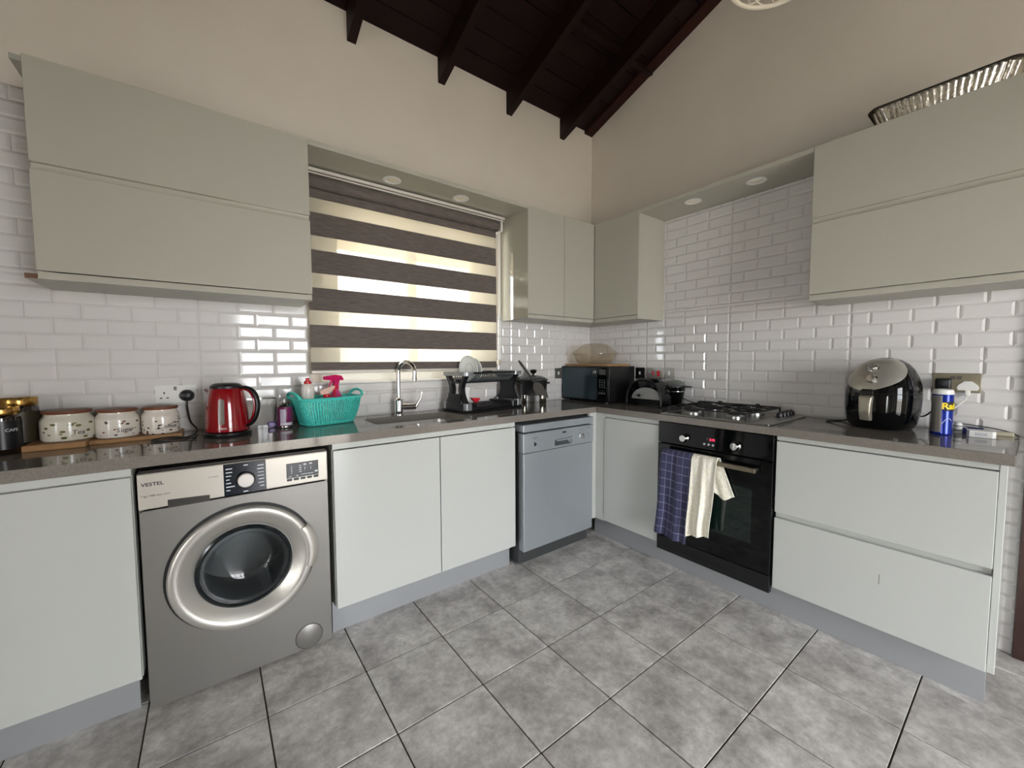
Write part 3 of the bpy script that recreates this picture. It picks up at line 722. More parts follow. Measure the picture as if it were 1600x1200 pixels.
# ------------------------------------------------------------------ oven
t = thing('built_in_oven', 'black glass built-in oven below the hob', 'oven', (-.3, -1.308, .118))
oy0, oy1, xf = -1.606, -1.010, -.540
bx('body', black_m, (-.512, oy0+.004, .145), (-.05, oy1-.004, .870), t, 0)
cp = bx('control_panel', black_g, (xf, oy0, .752), (-.512, oy1, .872), t, .003)
dr = bx('door', black_g, (xf-.002, oy0, .205), (-.512, oy1, .747), t, .003)
bx('window', mat('oven_window', (10, 26, 22), .03, spec=.7), (xf-.0026, -1.52, .33), (xf-.0015, -1.10, .60), dr, 0)
bx('vent_panel', black_p, (xf, oy0, .118), (-.512, oy1, .200), t, .003)
bx('vent_slot', black_m, (xf-.0012, oy0+.03, .140), (xf-.0002, oy1-.03, .150), t, 0)
for y in (-1.173, -1.440):
    k = MB().lathe([(.0235, 0), (.0235, .006), (.020, .010), (.0195, .026), (.017, .03), (0, .03)], n=32, M=T(xf, y, .797) @ FX).build('knob', chrome, t, angle=40)
    bx('knob_grip', steel, (xf-.034, y-.003, .78), (xf-.029, y+.003, .814), k, .001)
ds = bx('display', mat('oven_display', (14, 16, 16), .1), (xf-.0008, -1.345, .794), (xf+.001, -1.288, .822), cp, 0)
red = mat('red_digits', (255, 60, 90), .5, emit=((255, 40, 80), 1.2))
text('clock_digits', '2:45', .017, (xf-.0012, -1.322, .808), '-x', red, ds)
text('clock_digit_dim', '0', .017, (xf-.0012, -1.297, .809), '-x', mat('dim_digit', (58, 64, 64), .5), ds)
for y in (-1.281, -1.304, -1.327): MB().lathe([(.0055, 0), (.0055, .003), (0, .004)], n=14, M=T(xf, y, .781) @ FX).build('button', mat('button_white', (190, 192, 192), .35), cp, angle=40)
hb = bx('handle', mat('handle_steel', (150, 140, 122), .3, metal=.9), (-.590, -1.548, .690), (-.568, -1.070, .712), dr, .002)
for y in (-1.535, -1.085): bx('handle_post', steel, (-.572, y-.008, .694), (xf-.001, y+.008, .708), hb, 0)

# tea towels over the oven handle
def uv_cloth(name, fn, nu, nv, m, parent=None):
    mb = MB(); V = mb.grid(fn, nu, nv); lay_ = mb.bm.loops.layers.uv.new('uv')
    for j in range(nv):
        for i in range(nu):
            for l in V[j][i].link_loops: l[lay_].uv = (i/(nu-1), j/(nv-1))
    return mb.build(name, m, parent, smooth=True, angle=180, solid=.003)
def mat_check():
    M = bpy.data.materials.new('navy_check'); M.use_nodes = True; nt = M.node_tree; b = nt.nodes['Principled BSDF']
    uv = nt.nodes.new('ShaderNodeUVMap'); sp = nt.nodes.new('ShaderNodeSeparateXYZ'); nt.links.new(uv.outputs[0], sp.inputs[0])
    def line(out, n, wd):
        a = nt.nodes.new('ShaderNodeMath'); a.operation = 'MULTIPLY'; a.inputs[1].default_value = n; nt.links.new(out, a.inputs[0])
        f = nt.nodes.new('ShaderNodeMath'); f.operation = 'FRACT'; nt.links.new(a.outputs[0], f.inputs[0])
        c = nt.nodes.new('ShaderNodeMath'); c.operation = 'LESS_THAN'; c.inputs[1].default_value = wd; nt.links.new(f.outputs[0], c.inputs[0]); return c
    l1 = line(sp.outputs[0], 5.3, .08); l2 = line(sp.outputs[1], 17, .08)
    mx = nt.nodes.new('ShaderNodeMath'); mx.operation = 'MAXIMUM'; nt.links.new(l1.outputs[0], mx.inputs[0]); nt.links.new(l2.outputs[0], mx.inputs[1])
    c = nt.nodes.new('ShaderNodeMix'); c.data_type = 'RGBA'; c.inputs[6].default_value = lin((60, 60, 88)); c.inputs[7].default_value = lin((122, 122, 150))
    nt.links.new(mx.outputs[0], c.inputs[0]); nt.links.new(c.outputs[2], b.inputs['Base Color']); b.inputs['Roughness'].default_value = .95
    g = nt.nodes.new('ShaderNodeNewGeometry'); n = nt.nodes.new('ShaderNodeTexNoise'); n.inputs['Scale'].default_value = 420; nt.links.new(g.outputs['Position'], n.inputs[0])
    bp = nt.nodes.new('ShaderNodeBump'); bp.inputs['Strength'].default_value = .5; bp.inputs['Distance'].default_value = .002
    nt.links.new(n.outputs[0], bp.inputs['Height']); nt.links.new(bp.outputs[0], b.inputs['Normal']); return M
def mat_knit():
    M = bpy.data.materials.new('cream_knit'); M.use_nodes = True; nt = M.node_tree; b = nt.nodes['Principled BSDF']
    uv = nt.nodes.new('ShaderNodeUVMap'); mp = nt.nodes.new('ShaderNodeMapping'); mp.inputs['Scale'].default_value = (26, 60, 1); nt.links.new(uv.outputs[0], mp.inputs[0])
    v = nt.nodes.new('ShaderNodeTexVoronoi'); v.inputs['Scale'].default_value = 1; nt.links.new(mp.outputs[0], v.inputs[0])
    r = nt.nodes.new('ShaderNodeValToRGB'); e = r.color_ramp.elements; e[0].position = .1; e[0].color = lin((252, 249, 240)); e[1].position = .9; e[1].color = lin((234, 228, 204))
    nt.links.new(v.outputs['Distance'], r.inputs[0]); nt.links.new(r.outputs[0], b.inputs['Base Color']); b.inputs['Roughness'].default_value = .95
    bp = nt.nodes.new('ShaderNodeBump'); bp.invert = True; bp.inputs['Strength'].default_value = .7; bp.inputs['Distance'].default_value = .003
    nt.links.new(v.outputs['Distance'], bp.inputs['Height']); nt.links.new(bp.outputs[0], b.inputs['Normal']); return M
HZ, HXC = .712, -.579
def drape(yl, yr_, zf, zb_, back_shift, fold, phase, spread_f, spread_b, yaw_b=0):
    """u: 0 left (+y) .. 1 right; v: 0 back hem .. 1 front hem"""
    Lb = HZ-zb_; over = .055; Lf_l = HZ-zf[0]; Lf_r = HZ-zf[1]
    def fn(u, v):
        Lf = Lf_l+(Lf_r-Lf_l)*u; tot = Lb+over+Lf; s = v*tot
        y = yl+(yr_-yl)*u
        if s < Lb:
            d = Lb-s; k = d/Lb
            y = y+k*(back_shift+spread_b*(u-.5)); x = min(HXC+.0225-.004*(1+math.sin(u*17+phase))*k, -.5475)
            return Vector((x, y, HZ-d-k*.014*math.sin(u*9+phase)))
        if s < Lb+over:
            a = PI*(s-Lb)/over; rad = .0195
            return Vector((HXC+rad*math.cos(a)*.95, y, HZ+rad*math.sin(a)*.75+.003))
        d = s-Lb-over; k = d/Lf
        f = fold*(math.sin(u*11+phase+k*.8)+.45*math.sin(u*23+2.1*phase-k*2.2))*min(1, .25+k)
        y = y+k*(spread_f[0]*(1-u)+spread_f[1]*u)+.004*math.sin(k*7+phase)*k
        return Vector((HXC-.024-.012*k-abs(f)*0-f*.8, y, HZ-d))
    return fn
o = uv_cloth('tea_towel', drape(-1.072, -1.244, (.248, .232), .45, .030, .011, .4, (.026, .014), .02), 34, 90, mat_check())
tag(o, 'navy blue checked tea towel hanging over the oven handle', 'towel')
knit = mat_knit()
o = uv_cloth('tea_towel', drape(-1.248, -1.378, (.288, .318), .53, -.055, .017, 1.7, (.010, .022), -.03), 34, 80, knit)
tag(o, 'cream knitted tea towel hanging over the oven handle', 'towel')

# ------------------------------------------------------------------ gas hob
t = thing('gas_hob', 'stainless steel four-burner gas hob with black grates', 'hob', (-.295, -1.3, W))
bx('tray', steel_b, (-.540, -1.582, W), (-.052, -1.022, W+.009), t, .004, 3)
bx('well', mat('hob_well', (150, 146, 138), .25, metal=1), (-.520, -1.49, W+.0088), (-.072, -1.045, W+.0098), t, 0)
burn = [(-.42, -1.145, .045), (-.19, -1.145, .034), (-.42, -1.375, .034), (-.19, -1.375, .045)]
for (bx_, by_, r) in burn:
    b_ = MB().lathe([(r+.012, .0), (r+.012, .008), (r, .014), (r-.006, .018)], n=28, M=T(bx_, by_, W+.0098)).build('burner', steel, t, smooth=True)
    MB().lathe([(r-.004, .0), (r-.003, .008), (r-.008, .011), (0, .011)], n=28, M=T(bx_, by_, W+.0275)).build('burner_cap', black_m, b_, smooth=True)
for k, (ya, yb_) in enumerate(((-1.055, -1.255), (-1.262, -1.470))):
    g = MB(); z = W+.044
    xa, xb = -.512, -.085
    g.tube([(xa, ya, z), (xb, ya, z), (xb, yb_, z), (xa, yb_, z)], .0048, 8, closed=True)
    ym = (ya+yb_)/2
    for xc in (-.42, -.19):
        for (dx, dy) in ((1, 0), (-1, 0), (0, 1), (0, -1)):
            ex = {1: (xc+.10 if xc > -.3 else -.305), -1: (-.305 if xc > -.3 else xc-.09)}
            p0 = Vector((xc+dx*.022, ym+dy*.022, z+.004))
            if dx: p1 = Vector((min(max(xc+dx*.105, xa), xb), ym, z))
            else: p1 = Vector((xc, ya if dy > 0 else yb_, z))
            g.tube([p0, p0.lerp(p1, .7), p1], .0042, 8)
            g.tube([p1+Vector((0, 0, .0)), p1.lerp(p0, .12)+Vector((0, 0, .010)), p1.lerp(p0, .55)+Vector((0, 0, .010))], .0042, 8)
    g.tube([((xa+xb)/2, ya, z), ((xa+xb)/2, yb_, z)], .0045, 8)
    for xx in (xa, xb):
        for yy in (ya, yb_): g.cyl((xx, yy, W+.009), (xx, yy, z), .005, n=8)
    g.build('grate', black_m, t, smooth=True)
for k in range(4):
    xk = -.235+.052*k
    kn = MB().lathe([(.019, 0), (.019, .004), (.016, .006), (.0145, .022), (.012, .024), (0, .024)], n=24, M=T(xk, -1.522, W+.009)).build('control_knob', black_p, t, angle=40)
    bx('knob_grip', black_p, (xk-.014, -1.5245, W+.031), (xk+.014, -1.5195, W+.040), kn, .001)

# ------------------------------------------------------------------ wall sockets and switches
metal_pl = mat('socket_metal', (170, 168, 162), .3, metal=.9)
brass_pl = mat('socket_bronze', (132, 124, 106), .3, metal=.9)
def rocker(par, face, u, z, w_, h_, m_, d=.0095):
    if face == 'L': return bx('rocker', m_, (u-w_/2, -d-.004, z-h_/2), (u+w_/2, -d+.001, z+h_/2), par, .001)
    return bx('rocker', m_, (-d-.004, u-w_/2, z-h_/2), (-d+.001, u+w_/2, z+h_/2), par, .001)
def pins(par, face, u, z, m_=ink):
    for (du, dz, w_, h_) in ((0, .013, .005, .009), (-.011, -.009, .008, .005), (.011, -.009, .008, .005)):
        if face == 'L': bx('pin_hole', m_, (u+du-w_/2, -.0101, z+dz-h_/2), (u+du+w_/2, -.0092, z+dz+h_/2), par, 0)
        else: bx('pin_hole', m_, (-.0101, u+du-w_/2, z+dz-h_/2), (-.0092, u+du+w_/2, z+dz+h_/2), par, 0)
t = thing('wall_socket', 'white double wall socket beside the red kettle', 'socket', (-2.735, 0, 1.043))
bx('back_box', metal_pl, (-2.808, -.0075, 1.041), (-2.659, -.001, 1.1245), t, .002)
bx('plate', white_p, (-2.805, -.0095, 1.0435), (-2.663, -.006, 1.1215), t, .001)
rocker(t, 'L', -2.752, 1.106, .010, .016, white_p); rocker(t, 'L', -2.737, 1.107, .010, .016, mat('rocker_grey', (120, 116, 110), .4))
pins(t, 'L', -2.775, 1.075)
t = thing('kettle_plug', 'black round mains plug in the white double socket', 'plug', (-2.697, -.01, 1.07))
MB().lathe([(.026, 0), (.027, .012), (.022, .026), (.012, .031), (0, .031)], n=24, M=T(-2.697, -.0098, 1.074) @ FY).build('plug_body', black_p, t, smooth=True)
cable([(-2.697, -.03, 1.055), (-2.697, -.036, 1.02), (-2.688, -.05, .96), (-2.665, -.09, .925), (-2.68, -.20, .9175), (-2.73, -.265, .9175), (-2.79, -.275, .9175), (-2.80, -.245, .920), (-2.74, -.232, .922), (-2.665, -.285, .9175)], .0032).build('cord', black_p, t, smooth=True)
t = thing('light_switch', 'chrome switch on the window wall, half hidden by the microwave', 'switch', (-.383, 0, 1.081))
bx('plate', metal_pl, (-.425, -.0095, 1.081), (-.341, -.001, 1.166), t, .002); rocker(t, 'L', -.383, 1.124, .012, .024, white_p)
t = thing('light_switch', 'black switch plate between the microwave and the cooker switch', 'switch', (0, -.507, 1.086))
bx('plate', black_g, (-.0095, -.548, 1.086), (-.001, -.466, 1.170), t, .002); rocker(t, 'R', -.505, 1.128, .012, .022, white_p)
t = thing('cooker_switch', 'steel cooker switch plate with red rockers above the toaster', 'switch', (0, -.628, 1.087))
bx('plate', metal_pl, (-.0095, -.700, 1.087), (-.001, -.557, 1.171), t, .002)
redp = mat('red_plastic', (196, 18, 40), .3)
rocker(t, 'R', -.662, 1.128, .022, .040, redp); rocker(t, 'R', -.620, 1.128, .010, .028, redp); rocker(t, 'R', -.586, 1.140, .010, .02, steel)
t = thing('light_switch', 'single steel switch plate with white rocker left of the hob', 'switch', (0, -.748, 1.089))
bx('plate', metal_pl, (-.0095, -.790, 1.089), (-.001, -.706, 1.171), t, .002); rocker(t, 'R', -.748, 1.132, .014, .030, white_p)
t = thing('wall_socket', 'bronze double wall socket right of the air fryer', 'socket', (0, -2.115, 1.078))
bx('plate', brass_pl, (-.0095, -2.188, 1.078), (-.001, -2.043, 1.162), t, .002)
for y in (-2.106, -2.125): rocker(t, 'R', y, 1.142, .014, .015, mat('rocker_bronze', (84, 78, 70), .4))
pins(t, 'R', -2.15, 1.11)
t = thing('fryer_plug', 'black mains plug in the bronze socket behind the blue spray can', 'plug', (-.01, -2.078, 1.10))
MB().box((-.052, -2.105, 1.092), (-.0098, -2.056, 1.140), .008, 3).build('plug_body', black_p, t, angle=40)
cable([(-.045, -2.08, 1.095), (-.055, -2.075, 1.04), (-.06, -2.05, .99), (-.05, -2.02, .965), (-.035, -1.99, .99)], .003).build('cord', black_p, t, smooth=True)
t = thing('charger_plug', 'white rounded mains plug in the right half of the bronze socket', 'plug', (-.01, -2.152, 1.10))
MB().prism([(-.0098, -2.152+a, 1.108+b) for a, b in ((-.027, -.018), (.027, -.018), (.031, -.008), (.027, .004), (.010, .021), (-.010, .021), (-.027, .004), (-.031, -.008))], (-.024, 0, 0)).build('plug_body', white_p, t)
MB().box((-.034, -2.160, 1.066), (-.018, -2.144, 1.092), .004).build('plug_neck', white_p, t, angle=40)
cable([(-.026, -2.152, 1.07), (-.03, -2.148, 1.05), (-.05, -2.125, 1.02), (-.07, -2.105, .985), (-.09, -2.12, .955), (-.10, -2.16, .936), (-.125, -2.18, .925)], .0018).build('cord', white_p, t, smooth=True)

# ------------------------------------------------------------------ worktop things: left
def jar(x, y, r, h, lid_h, label, front):
    t = thing('coffee_jar', label, 'jar', (x, y, W))
    MB().lathe([(r*.93, 0), (r, .006), (r, h*.78), (r*.94, h*.84), (r*.82, h*.88), (r*.82, h-lid_h*.5)], n=32, M=T(x, y, W)).build('jar_glass', mat('coffee_glass', (34, 24, 18), .05, coat=.5), t, smooth=True)
    MB().lathe([(r*.93, h-lid_h), (r*.96, h-lid_h*.9), (r*.96, h-.003), (r*.92, h), (0, h)], n=32, M=T(x, y, W)).build('lid', mat('gold_lid', (190, 150, 82), .22, metal=1), t, smooth=True, angle=35)
    lm = mat('jar_label_dark', (13, 14, 20), .3) if front else mat('jar_label_olive', (62, 54, 38), .4)
    MB().lathe([(r*1.004, h*.12), (r*1.006, h*.12), (r*1.006, h*.72), (r*1.004, h*.72)], n=32, M=T(x, y, W), cap=False).build('paper_label', lm, t, smooth=True)
    a0 = .62
    if front: text('label_lettering', 'CAFE', .014, (0, 0, W+h*.52), '-y', ink_w, t, cyl=((x, y), r*1.007, a0+.15))
jar(-3.185, -.205, .046, .160, .026, 'coffee jar with gold lid and dark label at the left edge, in front', True)
jar(-3.175, -.085, .052, .186, .032, 'taller gold-lidded coffee jar at the left edge, behind the other jar', False)
def mat_spots(name, base, c1, c2, scale, thr):
    M = bpy.data.materials.new(name); M.use_nodes = True; nt = M.node_tree; b = nt.nodes['Principled BSDF']
    tc = nt.nodes.new('ShaderNodeTexCoord'); mp = nt.nodes.new('ShaderNodeMapping'); mp.inputs['Scale'].default_value = (scale, scale, scale*1.8); nt.links.new(tc.outputs['Object'], mp.inputs[0])
    v = nt.nodes.new('ShaderNodeTexVoronoi'); v.inputs['Scale'].default_value = 1; nt.links.new(mp.outputs[0], v.inputs[0])
    l = nt.nodes.new('ShaderNodeMath'); l.operation = 'LESS_THAN'; l.inputs[1].default_value = thr; nt.links.new(v.outputs['Distance'], l.inputs[0])
    s = nt.nodes.new('ShaderNodeSeparateXYZ'); nt.links.new(tc.outputs['Object'], s.inputs[0])
    z = nt.nodes.new('ShaderNodeMath'); z.operation = 'LESS_THAN'; z.inputs[1].default_value = .068; nt.links.new(s.outputs[2], z.inputs[0])
    mu = nt.nodes.new('ShaderNodeMath'); mu.operation = 'MULTIPLY'; nt.links.new(l.outputs[0], mu.inputs[0]); nt.links.new(z.outputs[0], mu.inputs[1])
    cc = nt.nodes.new('ShaderNodeMix'); cc.data_type = 'RGBA'; cc.inputs[6].default_value = lin(c1); cc.inputs[7].default_value = lin(c2)
    sx = nt.nodes.new('ShaderNodeSeparateColor'); nt.links.new(v.outputs['Color'], sx.inputs[0]); nt.links.new(sx.outputs[0], cc.inputs[0])
    mx = nt.nodes.new('ShaderNodeMix'); mx.data_type = 'RGBA'; mx.inputs[6].default_value = lin(base); nt.links.new(cc.outputs[2], mx.inputs[7]); nt.links.new(mu.outputs[0], mx.inputs[0])
    nt.links.new(mx.outputs[2], b.inputs['Base Color']); b.inputs['Roughness'].default_value = .15; return M
def canister(x, y, z, r, h, m_, word, label, ang):
    t = thing('ceramic_canister', label, 'canister', (x, y, z), group='ceramic canisters on the chopping boards', world=True)
    MB().lathe([(r*.9, 0), (r*.98, .004), (r, .012), (r, h*.62), (r*.96, h*.72), (r*.86, h*.80), (r*.83, h*.85), (r*.83, h*.9)], n=36, M=T(x, y, z)).build('pot', m_, t, smooth=True)
    MB().lathe([(r*.80, h*.88), (r*.90, h*.90), (r*.92, h*.93), (r*.92, h*.985), (r*.88, h), (0, h)], n=36, M=T(x, y, z)).build('lid', wood_r, t, smooth=True, angle=40)
    text('word', word, .024, (0, 0, z+h*.28), '-y', ink, t, cyl=((x, y), r, ang), shear=.15)
canister(-3.045, -.130, W+.022, .072, .112, mat_spots('tea_leaves', (214, 208, 192), (88, 96, 52), (120, 112, 70), 34, .30), 'Tea', 'ceramic canister with green leaves, lettered Tea, nearest the coffee jars', .55)
canister(-2.912, -.118, W+.016, .066, .112, mat_spots('sugar_pattern', (222, 214, 202), (60, 58, 50), (120, 40, 40), 36, .24), 'Sugar', 'middle ceramic canister with a wooden lid and small printed pattern', .45)
canister(-2.782, -.112, W+.016, .062, .112, mat_spots('bean_pattern', (224, 214, 202), (70, 46, 34), (50, 34, 26), 52, .30), 'Coffee', 'ceramic canister with brown coffee beans, nearest the kettle', .40)
o = MB().box((-3.14, -.225, W), (-2.985, -.025, W+.022), .003, 2).build('chopping_board', wood_l, None, angle=35); tag(o, 'thick pale wooden chopping board under the Tea canister', 'chopping board')
o = MB().box((-2.984, -.190, W), (-2.712, -.03, W+.016), .003, 2).build('chopping_board', wood_l, None, angle=35); tag(o, 'long thin wooden board under the two canisters by the kettle', 'chopping board')
# kettle
kx, ky, kr = -2.558, -.255, .078
t = thing('kettle', 'glossy red electric kettle with black lid, handle and base', 'kettle', (kx, ky, W))
redk = mat('kettle_red', (132, 4, 16), .12, coat=.6)
MB().lathe([(.083, 0), (.085, .003), (.085, .016), (.080, .020), (0, .020)], n=40, M=T(kx, ky, W)).build('power_base', black_p, t, smooth=True, angle=40)
MB().lathe([(.074, .020), (.079, .024), (.079, .04), (.074, .11), (.067, .165), (.060, .195), (.055, .205), (0, .205)], n=48, M=T(kx, ky, W)).build('body', redk, t, smooth=True, angle=40)
MB().lathe([(.058, .200), (.057, .210), (.048, .218), (.036, .222), (0, .223)], n=40, M=T(kx, ky, W)).build('lid', black_p, t, smooth=True)
hd = Vector((.86, -.51, 0)).normalized(); C0 = Vector((kx, ky, W)); up = Vector((0, 0, 1))
hp = [(.050, .200), (.075, .202), (.098, .194), (.115, .172), (.123, .14), (.121, .105), (.110, .07), (.092, .048), (.074, .040)]
def sweep_flat(path, dirv, a, b_, zoff=0):
    side = dirv.cross(up); P = [C0+dirv*p+up*q for p, q in path]
    mb = MB(); rows = []
    for i, p in enumerate(P):
        tg = (P[min(i+1, len(P)-1)]-P[max(i-1, 0)]).normalized(); nn = side.cross(tg)
        rows.append([mb.bm.verts.new(p+side*(a*math.cos(q))+nn*(b_*math.sin(q)+zoff)) for q in [2*PI*k/12 for k in range(12)]])
    for r1, r2 in zip(rows, rows[1:]):
        for k in range(12): mb.bm.faces.new((r1[k], r1[(k+1) % 12], r2[(k+1) % 12], r2[k]))
    mb.bm.faces.new(rows[0]); mb.bm.faces.new(rows[-1][::-1]); return mb
def refine(path, n=4):
    out = []
    for i in range(len(path)-1):
        p0 = path[max(i-1, 0)]; p1 = path[i]; p2 = path[i+1]; p3 = path[min(i+2, len(path)-1)]
        for k in range(n):
            s_ = k/n
            out.append(tuple(.5*((2*p1[d])+(p2[d]-p0[d])*s_+(2*p0[d]-5*p1[d]+4*p2[d]-p3[d])*s_*s_+(3*p1[d]-p0[d]-3*p2[d]+p3[d])*s_**3) for d in (0, 1)))
    out.append(path[-1]); return out
sweep_flat(refine(hp), hd, .013, .008).build('handle', black_p, t, smooth=True)
sweep_flat(refine([(p*.985-.009, q*.97+.002) for p, q in hp]), hd, .011, .006).build('handle_inner', redk, t, smooth=True)
sd = -hd
mb = MB(); rows = []
for (d, z, wdt, th) in ((.045, .165, .030, .030), (.062, .180, .022, .022), (.080, .192, .014, .010)):
    cpt = C0+sd*d+up*z; sv = sd.cross(up)
    rows.append([mb.bm.verts.new(cpt+sv*wdt*a+up*th*b_) for a, b_ in ((-1, .5), (0, -1), (1, .5), (.6, .7), (-.6, .7))])
for a, b_ in zip(rows, rows[1:]):
    for k in range(5): mb.bm.faces.new((a[k], a[(k+1) % 5], b_[(k+1) % 5], b_[k]))
mb.bm.faces.new(rows[0]); mb.bm.faces.new(rows[-1][::-1])
mb.build('spout', redk, t, angle=60)
va = math.atan2(CAM.x-kx, -(CAM.y-ky))             # bearing towards the viewer side of the kettle, for the gauge
ga = -.30
def gauge(u, v):
    z = .052+.108*v; e_ = min(v, 1-v)*.108; hw_ = .0108*math.sqrt(max(0, 1-(1-min(1, e_/.0108))**2))
    R = (.079+(.074-.079)*(z-.04)/.07 if z < .11 else .074+(.067-.074)*(z-.11)/.055)+.0009; a = ga+(u*2-1)*hw_/R
    return Vector((kx+R*math.sin(a), ky-R*math.cos(a), W+z))
mb = MB(); mb.grid(gauge, 7, 26); mb.build('water_gauge', mat('gauge_grey', (118, 112, 104), .15), t)
text('brand_lettering', 'clikon', .0125, (0, 0, W+.039), '-y', mat('pale_print', (214, 190, 190), .4), t, cyl=((kx, ky), .0792, ga+.04), bold=.0003)
# clear tub with purple clip, spray tin
t = thing('plastic_container', 'clear plastic food container with a purple clip, behind the kettle', 'container', (-2.43, -.075, W))
mb = MB(); rows = []
for (z, e_) in ((.004, 0), (.006, .006), (.135, .016), (.135, .014), (.008, .003)):
    rows.append([mb.bm.verts.new((x, y, W+z)) for x, y in rrect(-2.43, -.078, .058+e_, .048+e_, .02, 5)])
for a, b_ in zip(rows, rows[1:]):
    for k in range(len(a)): mb.bm.faces.new((a[k], a[(k+1) % len(a)], b_[(k+1) % len(a)], b_[k]))
mb.bm.faces.new(rows[0]); mb.bm.faces.new(rows[-1])
mb.build('tub', clear_p, t, angle=40)
MB().prism([(x, y, W+.0) for x, y in rrect(-2.43, -.078, .070, .060, .02, 5)], (0, 0, .012)).build('lid', clear_p, t, angle=40)
bx('clip', mat('purple_plastic', (120, 92, 158), .35), (-2.400, -.150, W+.003), (-2.362, -.135, W+.026), t, .004)
t = thing('aerosol_can', 'short purple aerosol tin beside the turquoise basket', 'spray can', (-2.337, -.19, W))
sx_, sy_ = -2.337, -.19
MB().lathe([(.029, 0), (.0315, .003), (.0315, .006), (.031, .008), (.031, .098), (.029, .103), (.024, .112), (.012, .117), (.012, .121), (0, .121)], n=32, M=T(sx_, sy_, W)).build('can', mat('tin_metal', (150, 146, 140), .25, metal=1), t, smooth=True, angle=40)
MB().lathe([(.0313, .010), (.0318, .011), (.0318, .098), (.0313, .099)], n=32, M=T(sx_, sy_, W), cap=False).build('wrap_label', mat('purple_print', (112, 34, 82), .3), t, smooth=True)
mb = MB(); mb.grid(lambda u, v: Vector((sx_+.0321*math.sin(-.75+.75*u), sy_-.0321*math.cos(-.75+.75*u), W+.028+.062*v)), 8, 2); mb.build('info_panel', mat('label_pale', (180, 170, 186), .4), t)
mb = MB(); mb.grid(lambda u, v: Vector((sx_+.0321*math.sin(-.75+1.9*u), sy_-.0321*math.cos(-.75+1.9*u), W+.014+.013*v)), 14, 2); mb.build('barcode_strip', mat('label_white', (206, 200, 206), .4), t)
MB().cyl((sx_, sy_, W+.12), (sx_, sy_, W+.135), .005, n=12).build('nozzle', white_p, t, angle=40)
# ------------------------------------------------------------------ turquoise basket and cleaning bottles
bxc, byc, brot = -2.146, -.170, math.radians(14)
t = thing('storage_basket', 'turquoise woven plastic basket full of cleaning bottles', 'basket', (bxc, byc, W), brot, world=False)
teal = mat('teal_plastic', (72, 200, 186), .4)
def bsurf(u, v, ex=0):
    a = 2*PI*u; hx_ = .118+.036*v+ex; hy_ = .068+.026*v+ex; n_ = 4.5
    c_, s_ = math.cos(a), math.sin(a); k = (abs(c_)**n_+abs(s_)**n_)**(-1/n_)
    bow = .004*math.sin(PI*v)
    return Vector(((hx_+bow)*c_*k, (hy_+bow)*s_*k, .004+.128*v))
mb = MB(); NU, NV = 168, 27
V = mb.grid(lambda u, v: bsurf(u, v), NU, NV, closed_u=True)
dele = []
for f in mb.bm.faces:
    pass
mb.bm.faces.ensure_lookup_table(); idx = 0
for j in range(NV-1):
    for i in range(NU):
        f = mb.bm.faces[idx]; idx += 1
        if 2 <= j <= NV-4:
            col_ = i//2
            if i % 2 == 0 and (j+(col_ % 2)) % 2 == 0: dele.append(f)
bmesh.ops.delete(mb.bm, geom=dele, context='FACES_ONLY')
for j in range(NV):
    for i in range(NU):
        v = V[j][i]
        if v.is_valid and v.link_faces and i % 2 == 1:
            d = Vector((v.co.x, v.co.y, 0)).normalized(); v.co += d*.0022
mb.build('woven_wall', teal, t, smooth=True, angle=60, solid=.0028)
mb = MB(); mb.bm.faces.new([mb.bm.verts.new(bsurf(k/60, 0)) for k in range(60)]); mb.build('bottom', teal, t, solid=.004)
MB().tube([bsurf(k/80, 1, .003) for k in range(80)], .0055, 8, closed=True).build('rim', teal, t, smooth=True)
for sgn in (-1, 1):
    pts = []
    for k in range(13):
        a = PI*k/12; pts.append(Vector((sgn*(.155+.012*math.sin(a)), .062*math.cos(a), .134+.030*math.sin(a))))
    MB().tube(pts, .0075, 8).build('handle', teal, t, smooth=True)
Rb = RZ(brot)
def inb(x, y, z=0): v = Rb @ Vector((x, y, z)); return (bxc+v.x, byc+v.y, W+.008+v.z)
# white bottle, red cap
p = inb(-.080, .026)
t = thing('detergent_bottle', 'white detergent bottle with a red cap in the turquoise basket', 'bottle', p)
MB().lathe([(.026, 0), (.030, .004), (.031, .02), (.030, .10), (.027, .125), (.0285, .145), (.029, .165), (.025, .185), (.016, .196), (.013, .198)], n=28, M=T(p), sx=1.0, sy=.72).build('bottle_body', mat('bottle_white', (222, 214, 206), .3), t, smooth=True)
MB().lathe([(.0165, .194), (.0165, .207), (.012, .209), (.009, .211), (.009, .221), (.007, .223), (0, .223)], n=20, M=T(p)).build('cap', mat('red_cap', (190, 12, 30), .3), t, smooth=True, angle=40)
